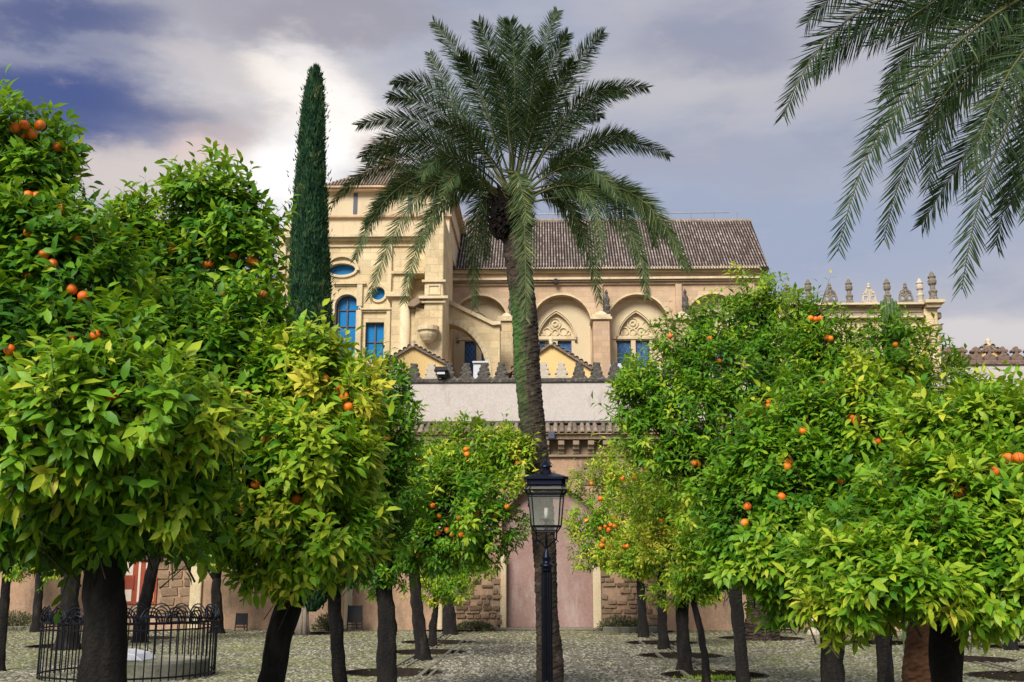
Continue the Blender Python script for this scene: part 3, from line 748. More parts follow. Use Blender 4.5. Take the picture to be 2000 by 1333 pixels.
# recessed bays with pointed windows
for bi, (a, b_) in enumerate(arches):
    YB = YN+.5; c = (a+b_)/2-(6 if bi == 1 else 0)
    xa, xb = X(a-6, YB), X(b_+6, YB)
    wins = [(c-37, c-9), (c+4 if bi != 1 else c+1, c+31)]
    if bi == 0: wins = [(905, 929), (939, 962)]
    if bi == 1: wins = [(1054, 1081), (1091, 1119)]
    if bi == 2: wins = [(1210, 1238), (1247, 1275)]
    wh = []
    for (u, v_) in wins:
        wh.append([(X(u, YB), Z(740, YB)), (X(v_, YB), Z(740, YB)), (X(v_, YB), Z(666, YB)), (X(u, YB), Z(666, YB))])
    cc = (wins[0][0]+wins[1][1])/2
    pa = arch_poly(cc-36, cc+36, 612, 657, Y=YB, pointed=True)
    m = MB(); m.plate([(xa, 0), (xb, 0), (xb, Z(565, YB)), (xa, Z(565, YB))], wh+[pa], YB, YB+.3)
    bay = m.build('bay_wall', mt['plaster_cream'], nave)
    MB().box(X(cc-42, YB), YB+.16, Z(665, YB), X(cc+42, YB), YB+.3, Z(600, YB)).build('tympanum', mt['stone_gold_trim'], bay)
    # hood moulds: nested pointed arches
    for k_, (e, pr) in enumerate(((40, .09), (37.5, .05))):
        o1 = arch_poly(cc-e, cc+e, 612-(e-36)*1.5, 657, Y=YB, pointed=True); i1 = arch_poly(cc-e+1.7, cc+e-1.7, 612-(e-36)*1.5+2.6, 657, Y=YB, pointed=True)
        o1 = o1[1:]+[o1[0]]; i1 = i1[1:]+[i1[0]]; nn = len(o1)
        m = MB(); m.add([(x, YB-pr, z) for x, z in o1]+[(x, YB-pr, z) for x, z in i1]+[(x, YB, z) for x, z in o1]+[(x, YB, z) for x, z in i1],
          [(i, i+1, nn+i+1, nn+i) for i in range(nn-1)]+[(i+1, i, 2*nn+i, 2*nn+i+1) for i in range(nn-1)]+[(nn+i, nn+i+1, 3*nn+i+1, 3*nn+i) for i in range(nn-1)])
        m.build('hood_mould', mt['stone_gold_trim'], bay)
    # tracery relief
    m = MB()
    zc = Z(636, YB)
    def ringp(cx_, cz_, r_, w_=.035):
        pts = [(cx_+r_*cos(2*pi*i/14), YB+.13, cz_+r_*sin(2*pi*i/14)) for i in range(15)]; m.tube(pts, w_, 5, cap=False)
    xc = X(cc, YB)
    ringp(xc, zc+.10, .24); ringp(xc, zc+.10, .10, .05); ringp(xc-.36, zc-.26, .17); ringp(xc+.36, zc-.26, .17); ringp(xc, zc-.3, .14)
    for q in (-.6, .6): ringp(xc+q*.95, zc-.32, .1)
    m.build('tracery', mt['stone_gold_trim'], bay)
    m = MB(); m.box(X(cc-42, YB), YB-.06, Z(664, YB), X(cc+42, YB), YB+.02, Z(661.5, YB)).box(X(cc-41, YB), YB-.03, Z(661, YB), X(cc+41, YB), YB+.02, Z(657.5, YB)); m.build('sill_band', mt['stone_gold_trim'], bay)
    m = MB()
    for i in range(18):
        xx_ = X(a+18+(b_-a-36)*i/17, YB); m.box(xx_-.035, YB-.05, Z(592, YB)-.05, xx_+.035, YB+.02, Z(592, YB)+.01)
    m.box(X(a+14, YB), YB-.07, Z(592, YB)+.012, X(b_-14, YB), YB+.02, Z(590, YB)+.02); m.build('dentil_band', mt['stone_gold_trim'], bay)
    for (u, v_) in wins:
        f = MB(); w_ = .035
        X0, X1, Z0, Z1 = X(u, YB), X(v_, YB), Z(740, YB), Z(666, YB)
        f.box(X0, YB+.1, Z0, X0+w_, YB+.2, Z1).box(X1-w_, YB+.1, Z0, X1, YB+.2, Z1).box(X0+w_, YB+.1, Z1-w_, X1-w_, YB+.2, Z1)
        wf = f.build('window', mt['window_frame'], nave)
        MB().box(X0+w_, YB+.17, Z0, X1-w_, YB+.2, Z1-w_).build('pane', mt['glass_lead'], wf)
        # leading: diamond lattice
        m = MB(); W_ = X1-X0-2*w_; st = W_/2.5
        z_ = Z0
        while z_ < Z1-w_:
            for sgn in (1, -1):
                # diagonal pieces clipped to the pane
                for j in range(3):
                    xs = X0+w_+j*st
                    a0 = Vector((xs, YB+.165, z_)); xe = min(xs+st, X1-w_)
                    fr = (xe-xs)/st
                    p0, p1 = (a0, Vector((xe, YB+.165, z_+st*1.5*fr))) if sgn == 1 else (Vector((xs, YB+.165, z_+st*1.5)), Vector((xe, YB+.165, z_+st*1.5*(1-fr))))
                    if p0.z < Z1-w_ and p1.z < Z1-w_: m.bar(p0, p1, .008, 4)
            z_ += st*1.5
        m.build('leading', mt['steel'], wf)
# mouldings under the eave
def course(Y, p0, p1, pt, pb, pr, mat, parent, name='cornice', d=.3):
    return MB().box(X(p0, Y), Y-pr, Z(pb, Y), X(p1, Y), Y+d, Z(pt, Y)).build(name, mt[mat], parent)
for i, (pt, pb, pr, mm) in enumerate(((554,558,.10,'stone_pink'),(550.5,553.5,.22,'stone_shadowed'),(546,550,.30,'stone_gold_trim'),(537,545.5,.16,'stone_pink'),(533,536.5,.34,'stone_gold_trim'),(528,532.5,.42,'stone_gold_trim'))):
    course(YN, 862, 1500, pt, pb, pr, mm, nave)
b = MB(); b.tube([(xN(1086), YN-.36, zN(553)), (xN(1086), YN+.1, zN(552))], .11, 10); b.build('vent', mt['dark_paint'], nave)
# piers
def pier(px0, px1, ptop, Y, mat='stone_gold', proud=1.2, cap=True, name='pier'):
    o = MB().box(X(px0, Y), Y-proud, 0, X(px1, Y), Y, Z(ptop, Y)).build(name, mt[mat], nave); bevel(o, .03)
    if cap:
        m = MB(); zt_ = Z(ptop, Y); a, b_ = X(px0, Y), X(px1, Y)
        m.box(a-.10, Y-proud-.1, zt_+.002, b_+.10, Y, zt_+.12).box(a-.04, Y-proud-.04, zt_+.122, b_+.04, Y, zt_+.24)
        m.lathe(((a+b_)/2, Y-proud/2, zt_+.242), [((b_-a)*.68, 0), ((b_-a)*.30, .22), (.02, .3)], 4, rot=pi/4)
        bevel(m.build('pier_cap', mt['stone_gold_trim'], o), .02)
    return o
pier(976, 1004, 640, YN); pier(1160, 1193, 638, YN, 'stone_pink'); pier(1322, 1352, 640, YN, 'stone_pink')
for p_ in (1003, 1172, 1327, 1470):
    MB().box(xN(p_-6), YN-.16, zN(640), xN(p_+6), YN+.02, zN(559)).build('pilaster', mt['stone_pink'], nave)
for p_ in (1000, 1184, 1337):
    b = MB(); b.lathe((xN(p_), YN-.5, zN(628)), [(.12,0),(.16,.2),(.1,.35),(.17,.5),(.12,.7),(.15,.85),(.06,1.05),(.08,1.15),(.01,1.3)], 8); b.build('pinnacle', mt['lichen'], nave, False)
# roof with barrel tiles
RD = 3.6
E0 = at(870, 527, YN-.5); E1 = at(1503, 527, YN-.5); R0 = at(890, 434, YN+RD); R1 = at(1467, 434, YN+RD)
MB().add([E0, E1, R1, R0], [(0,1,2,3)]).build('roof', mt['roof_base'], nave)
MB().add([E1, (E1.x, YN+2*RD, E1.z), R1], [(0,1,2)]).build('roof_hip', mt['stone_shadowed'], nave)
rng = np.random.default_rng(8)
Vs = []; Ts = []; tint = []; base = 0
cols = 113; rows = 17; nseg = 3
slope = (R1-E1); sl = Vector((0, slope.y, slope.z)).normalized(); nrm = Vector((0, -sl.z, sl.y))
Lr = sqrt((YN+RD-(YN-.5))**2 + (R0.z-E0.z)**2); rowL = Lr/rows
for c_ in range(cols):
    for r_ in range(rows):
        t0 = r_/rows; 
        xl0 = E0.x + (R0.x-E0.x)*t0; xr0 = E1.x + (R1.x-E1.x)*t0
        x = E0.x + (E1.x-E0.x)*(c_+.5)/cols
        if x < xl0 or x > xr0: continue
        rr = .030+.004*rng.random(); p0 = Vector((x+rng.uniform(-.003,.003), E0.y, E0.z)) + sl*(rowL*r_ - .03) + nrm*(.035)
        p1 = p0 + sl*rowL*1.05 - nrm*.03
        vv = []
        for (p, q) in ((p0, rr), (p1, rr*.8)):
            for k in range(nseg+1):
                a = pi*k/nseg; vv.append(p + Vector((q*cos(a), 0, 0)) + nrm*q*sin(a)*1.1)
        for k in range(nseg):
            a_, b_, c2, d_ = base+k, base+k+1, base+nseg+1+k+1, base+nseg+1+k
            Ts += [(a_, b_, c2), (a_, c2, d_)]
        Ts += [(base+3, base+2, base+1), (base+3, base+1, base)]
        Vs += vv; base += len(vv); tv = rng.random()*.45+.5; tint += [tv]*len(vv)
nr = tag(link('roof_tiles', tri_mesh('roof_tiles', np.array([tuple(v) for v in Vs]), np.array(Ts), mt['roof_tile'], np.array(tint), True), nave), kind='stuff')
MB().bar(R0+Vector((0,0,.05)), R1+Vector((0,0,.05)), .10, 8).build('ridge', mt['tile_old'], nave)
rl = MB(); za = R0.z+.35
rl.bar((X(880, YN+RD), YN+RD, za), (X(1446, YN+RD), YN+RD, za), .03, 6)
for p_ in range(900, 1450, 45): x_ = X(p_, YN+RD, 430); rl.bar((x_, YN+RD, R0.z), (x_, YN+RD, za), .02, 5)
rl.build('ridge_rail', mt['steel'], nave)

# ------------------------------------------------------------------ transept with the large blue windows
YT = 41.0
tr = thing('church_transept', 'golden stone transept behind the cypress with arched and oval blue windows', 'church', (X(700, YT), YT, 0))
xT = lambda p, y=600: X(p, YT, y); zT = lambda p: Z(p, YT, 700)
def ellp(cx_, cy_, rx, ry, Y, n=28):
    c = at(cx_, cy_, Y); k = Y/F*1.02; return [(c.x+rx*k*cos(2*pi*i/n), c.z+ry*k*sin(2*pi*i/n)) for i in range(n)]
def win_arch(px0, px1, ptop, pbot, Y):
    x0, x1 = X(px0, Y), X(px1, Y); c = (x0+x1)/2; h = (x1-x0)/2; z1 = Z(ptop, Y, 700); z0 = Z(pbot, Y, 700)
    return [(x0, z0), (x1, z0)] + [(c+h*cos(pi*i/16), z1-h+h*sin(pi*i/16)) for i in range(17)]
oval = ellp(668, 527, 27, 12, YT); archw = win_arch(645, 691, 577, 702, YT); rectw = [(xT(715), zT(703)), (xT(751), zT(703)), (xT(751), zT(630)), (xT(715), zT(630))]
ocul = ellp(739, 574, 13.5, 13.5, YT)
xl, xr = xT(536), xT(862)
b = MB(); b.plate([(xl, 0), (xr, 0), (xr, zT(462)), (xl, zT(462))], [oval, archw, rectw, ocul], YT, YT+.5); b.build('transept_wall', mt['stone_gold'], tr)
MB().box(xl, YT+.6, 0, xr, YT+9, zT(462)).build('transept_core', mt['stone_gold'], tr)
def glaze(poly, name='window', vs=(), hs=(), gm='glass_blue'):
    f = MB(); n = len(poly); cx_ = sum(p[0] for p in poly)/n; cz_ = sum(p[1] for p in poly)/n
    inn = [(cx_+(x-cx_)*.93, cz_+(z-cz_)*.93) for x, z in poly]
    f.plate(poly, [inn], YT+.16, YT+.28); fr = f.build(name, mt['window_frame'], tr)
    g = MB(); g.prism(poly, YT+.24, YT+.3); g.build('pane', mt[gm], fr)
    m = MB(); zs_ = [p[1] for p in poly]; xs_ = [p[0] for p in poly]
    for v in vs: m.box(v-.03, YT+.17, min(zs_), v+.03, YT+.245, max(zs_)-.06)
    for h in hs: m.box(min(xs_), YT+.19, h-.025, max(xs_), YT+.245, h+.025)
    if vs or hs: m.build('mullion', mt['window_frame'], fr)
glaze(oval); glaze(ocul)
glaze(archw, vs=(xT(660), xT(677)), hs=(zT(604), zT(636), zT(668)))
glaze(rectw, vs=(xT(733),), hs=(zT(667),))
def ring_strip(outerp, innerp, y0, y1, name, mat, parent, close=True):
    nn = len(outerp); m = MB(); last = nn if close else nn-1
    m.add([(x, y0, z) for x, z in outerp]+[(x, y0, z) for x, z in innerp]+[(x, y1, z) for x, z in outerp]+[(x, y1, z) for x, z in innerp],
          [(i, (i+1)%nn, nn+(i+1)%nn, nn+i) for i in range(last)]+[((i+1)%nn, i, 2*nn+i, 2*nn+(i+1)%nn) for i in range(last)]+[(nn+i, nn+(i+1)%nn, 3*nn+(i+1)%nn, 3*nn+i) for i in range(last)])
    return m.build(name, mt[mat], parent)
for (cx_, cy_, rx, ry) in ((668, 527, 27, 12), (739, 574, 13.5, 13.5)):
    ring_strip(ellp(cx_, cy_, rx+5, ry+5, YT), ellp(cx_, cy_, rx, ry, YT), YT-.08, YT, 'window_surround', 'stone_gold_trim', tr)
# broad arched hood over the oval, arched surround over the tall window
def hood(px0, px1, ptop, th, pbot, pr):
    o1 = win_arch(px0, px1, ptop, pbot, YT); i1 = win_arch(px0+th, px1-th, ptop+th, pbot, YT); o1 = o1[1:]+[o1[0]]; i1 = i1[1:]+[i1[0]]
    ring_strip(o1, i1, YT-pr, YT, 'window_surround', 'stone_gold_trim', tr, close=False)
hood(639, 697, 571, 5, 702, .10)
def ehood(cx_, cy_, rx, ry, th):
    o1 = ellp(cx_, cy_, rx+th, ry+th, YT, 36)[:19]; i1 = ellp(cx_, cy_, rx, ry, YT, 36)[:19]
    ring_strip(o1, i1, YT-.14, YT, 'window_surround', 'stone_gold_trim', tr, close=False)
ehood(668, 530, 30, 28, 5)
for (a, b_, pt, pb, pr) in ((534,862,460,464,.34),(534,862,464.5,468,.2),(534,862,477,479.5,.08),(640,705,550,553.5,.14),(640,705,554,556,.07),(693,712,601,604,.10),(696,760,601,604.5,.18),(696,760,605,608,.1),(536,575,541,544,.1)):
    course(YT, a, b_, pt, pb, pr, 'stone_gold_trim', tr)
for (a, b_, pt, pb, pr) in ((544,555,480,540,.12),(562,572,480,540,.12),(697,708,608,745,.16),(697,708,556,600,.12),(756,764,480,745,.12)):
    bevel(MB().box(xT(a), YT-pr, zT(pb), xT(b_), YT, zT(pt)).build('pilaster', mt['stone_gold_trim'], tr), .02)
# attic drum above the cornice
YA = 42.5
za = lambda p: Z(p, YA, 750); xA = lambda p, y=420: X(p, YA, y)
attic = MB().box(xA(638), YA, zT(460), xA(878), YA+7, za(376)).build('attic_wall', mt['plaster_cream'], tr)
MB().box(xA(560), YA-.3, zT(462), xA(576), YA+.3, za(441)).build('parapet_block', mt['plaster_cream'], tr)
for (pt, pb, pr) in ((372,376,.30),(368.5,371.8,.4),(423,426,.16)):
    MB().box(xA(638)-pr*.6, YA-pr, za(pb), xA(878)+pr*.6, YA+7, za(pt)).build('cornice', mt['stone_pink'], tr)
for p_ in (693.5, 743, 800, 850):
    MB().box(xA(p_-4), YA-.02, za(418), xA(p_+4), YA+.1, za(377)).build('slit_window', mt['window_frame'], tr)
m = MB(); ap = at(757, 320, YA+3.5)
L0, L1, L2, L3 = Vector((xA(636)-.2, YA-.35, za(369))), Vector((xA(880)+.2, YA-.35, za(369))), Vector((xA(880)+.2, YA+7.3, za(369))), Vector((xA(636)-.2, YA+7.3, za(369)))
m.add([L0, L1, L2, L3, ap], [(0,1,4),(1,2,4),(2,3,4),(3,0,4)]); m.build('pyramid_roof', mt['stone_shadowed'], tr)
m = MB()
for i in range(46):
    t = (i+.5)/46; bp = L0.lerp(L1, t); hgt = min(t, 1-t)*2; tp = bp.lerp(Vector((bp.x, ap.y, ap.z)), hgt)
    m.bar(bp+Vector((0, -.02, .03)), tp+Vector((0, -.02, .03)), .045, 5)
tag(m.build('roof_tiles', mt['tile_old'], tr), kind='stuff')
m = MB(); m.lathe(ap-Vector((0,0,.25)), [(.42,0),(.46,.25),(.36,.32),(.30,.9),(.42,.95),(.44,1.02),(.36,1.15),(.22,1.32),(.06,1.42),(.02,1.6)], 12); m.build('roof_lantern', mt['stone_shadowed'], tr, True)
for (p0, p1, ys) in ((700, 722, 410),):
    pass
# corner piers, scroll and flying buttress
YP = 40.3
def zP(p): return Z(p, YP, 830)
def xP(p, y=600): return X(p, YP, y)
bt = thing('flying_buttress', 'golden stone corner pier with arched flying buttress between transept and nave', 'buttress', (xP(850), YP, 0))
bevel(MB().box(xP(832), YP-.6, 0, xP(868), YP+3.5, zP(430)).build('tall_pier', mt['stone_gold'], bt), .03)
m = MB()
m.box(xP(768), YP-.4, 0, xP(800), YP+1.5, zP(586)); m.build('round_pier', mt['stone_gold'], bt)
m = MB(); m.tube([(xP(794), YP-.35, 0), (xP(794), YP-.35, zP(600))], .2, 14); m.build('shaft', mt['stone_gold_trim'], bt, True)
m = MB(); m.box(xP(757), YP-.6, zP(586)+.002, xP(803), YP+1.5, zP(580)).box(xP(760), YP-.5, zP(580)+.002, xP(800), YP+1.5, zP(576)); m.build('pier_cap', mt['stone_gold_trim'], bt)
m = MB(); m.box(xP(770), YP-.3, zP(576)+.002, xP(800), YP+1.5, zP(540)).box(xP(765), YP-.42, zP(540)+.002, xP(830), YP+1.5, zP(535)); m.build('upper_block', mt['stone_gold'], bt)
m = MB(); m.prism([(xP(800), zP(606)), (xP(813), zP(607)), (xP(836), zP(592)), (xP(832), zP(585)), (xP(820), zP(588)), (xP(806), zP(596))], YP-.7, YP+1); m.build('scroll', mt['stone_shadowed'], bt)
MB().box(xP(799), YP-.3, 0, xP(834), YP+2.5, zP(600)).box(xP(799), YP+.4, zP(600), xP(834), YP+2.5, zP(540)).build('pier_core', mt['stone_gold'], bt)
m = MB(); m.prism([(xP(805), zP(700)), (xP(832), zP(690)), (xP(832), zP(610)), (xP(816), zP(606))], YP-.45, YP+1); m.build('console', mt['stone_gold'], bt)
m = MB(); m.lathe((xP(842), YP-.9, zP(680)), [(.08,0),(.2,.08),(.3,.22),(.34,.3),(.34,.42),(.42,.46),(.42,.62)], 12); m.build('bracket', mt['stone_gold_trim'], bt)
for (pt, pb, pr) in ((556,560,.1),(597,600,.1),(588,593,.2)):
    MB().box(xP(832)-pr, YP-.6-pr, zP(pb), xP(868)+pr, YP-.55, zP(pt)).build('pier_moulding', mt['stone_gold_trim'], bt)
m = MB(); m.plate([(xP(838), zP(584)), (xP(863), zP(584)), (xP(863), zP(564)), (xP(838), zP(564))], [[(xP(841), zP(581)), (xP(860), zP(581)), (xP(860), zP(567)), (xP(841), zP(567))]], YP-.64, YP-.6); m.build('panel_frame', mt['stone_gold_trim'], bt)
# flyer: a wall with a quarter-round underside and sloping coping
YF = 42.5
fx = lambda p: X(p, YF, 650); fz = lambda p: Z(p, YF, 900)
top = [(868, 591), (962, 637), (976, 636)]
under = []
for i in range(15):
    a = radians(90*i/14); under.append((866+86*sin(a), 738-106*cos(a)))
under += [(952, 800)]
poly = [(fx(x), fz(y)) for x, y in under] + [(fx(976), fz(800))] + [(fx(x), fz(y)) for x, y in reversed(top)]
m = MB(); m.prism(poly, YF, YF+.9); m.build('flyer', mt['stone_gold'], bt)
cpn = [(868, 591), (962, 637), (978, 636), (978, 629), (963, 630), (868, 583)]
m = MB(); m.prism([(fx(x), fz(y)-.0) for x, y in cpn], YF-.15, YF+1.05); m.v = [(x, y, z+.003) for x, y, z in m.v]; m.build('flyer_coping', mt['stone_gold_trim'], bt)
ru = under[:15]
m = MB()
for i in range(14):
    (xa_, ya_), (xb_, yb_) = ru[i], ru[i+1]; cx_, cy_ = 866, 738
    def outw(x, y, k): return (cx_+(x-cx_)*k, cy_+(y-cy_)*k)
    q = [(xa_, ya_), (xb_, yb_), outw(xb_, yb_, 1.11), outw(xa_, ya_, 1.11)]
    b_ = MB(); c0 = (sum(fx(x) for x, y in q)/4, sum(fz(y) for x, y in q)/4)
    b_.prism([(c0[0]+(fx(x)-c0[0])*.93, c0[1]+(fz(y)-c0[1])*.97) for x, y in q], YF-.05, YF+.02); b_.build('voussoir', mt['stone_gold_trim'], bt)

# ------------------------------------------------------------------ end block with pinnacles at the right
YE = 37.0
eb = thing('church_end_block', 'golden stone end block with corner pilaster and a row of carved pinnacles', 'church', (X(1700, YE), YE, 0))
xE = lambda p, y=620: X(p, YE, y); zE = lambda p: Z(p, YE, 1700)
MB().box(xE(1480), YE, 0, xE(1800), YE+6, zE(626)).build('block_wall', mt['stone_gold'], eb)
bevel(MB().box(xE(1800), YE-.3, 0, xE(1826), YE+6, zE(607)).build('corner_pilaster', mt['stone_gold'], eb), .03)
for i in range(12):
    zz = zE(614+i*23)
    bevel(MB().box(xE(1826), YE-.22, zz-.22, xE(1826)+.16, YE+.1, zz).build('quoin', mt['stone_shadowed'], eb), .03)
for (pt, pb, pr, mm) in ((597,600.5,.42,'stone_gold_trim'),(601,604,.30,'stone_shadowed'),(604.5,612,.14,'stone_gold_trim'),(612.5,620,.10,'lichen_pale'),(620.5,623,.2,'stone_gold_trim')):
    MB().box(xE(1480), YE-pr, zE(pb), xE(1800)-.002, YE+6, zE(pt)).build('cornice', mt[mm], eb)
MB().box(xE(1798), YE-.62, zE(600), xE(1836), YE+6, zE(594)).build('cornice', mt['stone_gold_trim'], eb)
MB().box(xE(1802), YE-.5, zE(607)+.002, xE(1831), YE+6, zE(600)-.002).build('cornice', mt['stone_gold_trim'], eb)
balp = [(.17,0),(.17,.10),(.13,.14),(.15,.30),(.17,.34),(.17,.38),(.10,.44),(.09,.58),(.16,.66),(.17,.78),(.12,.86),(.16,.92),(.10,1.0),(.08,1.06),(.03,1.14)]
m = MB(); m.lathe((0,0,0), balp, 10); me1 = bpy.data.meshes.new('pinnacle'); me1.from_pydata(m.v, [], m.f); me1.materials.append(mt['weathered_stone'])
me1b = me1.copy(); me1b.materials[0] = mt['lichen_pale']
m = MB(); m.box(-.26,-.1,0,.26,.1,.07)
def rg(cx_, cz_, r_, w_=.04): m.tube([(cx_+r_*cos(2*pi*i/12), 0, cz_+r_*sin(2*pi*i/12)) for i in range(13)], w_, 5, cap=False)
rg(-.14, .22, .11); rg(.14, .22, .11); rg(0, .44, .09); m.box(-.03,-.04,.07,.03,.04,.6); m.bar((-.25,0,.07),(-.22,0,.34),.045); m.bar((.25,0,.07),(.22,0,.34),.045)
m.bar((-.22,0,.36),(0,0,.66),.04); m.bar((.22,0,.36),(0,0,.66),.04); m.box(-.2,-.05,.40,-.12,.05,.5); m.box(.12,-.05,.40,.2,.05,.5)
m.lathe((0,0,.6), [(.06,0),(.09,.06),(.05,.12),(.07,.16),(.02,.24)], 8)
me2 = bpy.data.meshes.new('crest'); me2.from_pydata(m.v, [], m.f); me2.materials.append(mt['weathered_stone']); me2b = me2.copy(); me2b.materials[0] = mt['lichen_pale']
for p_, k_ in ((1579, 1), (1621, 2), (1658.5, 1), (1697, 3), (1733, 1), (1768.5, 2), (1797, 4), (1535, 2), (1500, 1)):
    me_ = {1: me1, 2: me2, 3: me2b, 4: me1b}[k_]
    s_ = .92 if k_ in (1, 4) else .9
    link('pinnacle', me_, eb, Matrix.Translation((xE(p_), YE-.2, zE(597)+.01)) @ Matrix.Scale(s_*(.86 if k_ in (1,4) else 1.0), 4))
link('pinnacle', me1, eb, Matrix.Translation((xE(1819), YE-.35, zE(594)+.01)) @ Matrix.Scale(.92, 4))

# ------------------------------------------------------------------ foliage tools
LT_V = np.array([(0,0,0),(0,.34,.03),(0,.68,.0),(0,1,-.12),(-.175,.28,.07),(-.18,.6,.045),(.175,.28,.07),(.18,.6,.045)], float)
LT_T = np.array([(0,6,1),(1,6,7),(1,7,2),(2,7,3),(0,1,4),(1,5,4),(1,2,5),(2,3,5)])
LS_V = np.array([(0,0,0),(0,.5,.0),(0,1,-.12),(-.18,.45,.07),(.18,.45,.07)], float)
LS_T = np.array([(0,4,1),(1,4,2),(0,1,3),(1,2,3)])
leaf_me = tri_mesh('leaf', LT_V, LT_T, mt['orange_leaf_single'], smooth=True)
def norm(a): return a/np.maximum(np.linalg.norm(a, axis=1, keepdims=True), 1e-9)
def frames(D, Nn):
    D = norm(D); Xd = norm(np.cross(D, Nn)); Z_ = np.cross(Xd, D); return Xd, D, Z_
def scatter(P, D, Nn, size, TV, TT, width=None):
    Xd, Dd, Zd = frames(D, Nn)
    w = size if width is None else width
    V = P[:, None] + TV[None, :, 0:1]*w[:, None, None]*Xd[:, None] + TV[None, :, 1:2]*size[:, None, None]*Dd[:, None] + TV[None, :, 2:3]*size[:, None, None]*Zd[:, None]
    T = TT[None] + (np.arange(len(P))*len(TV))[:, None, None]
    return V.reshape(-1, 3), T.reshape(-1, 3)
def nfield(P, s, seed):
    return np.array([mn.noise(Vector((p[0]*s+seed, p[1]*s+seed*.7, p[2]*s-seed))) for p in P])

orange_m = MB(); orange_m.lathe((0,0,0), [(.001,-.48)]+[(.5*cos(a)*1.02, .48*sin(a)) for a in [radians(-75+15*i) for i in range(11)]]+[(.03,.47)], 16)
ome = bpy.data.meshes.new('orange'); ome.from_pydata(orange_m.v, [], orange_m.f); ome.materials.append(mt['orange_peel']); ome.shade_smooth()

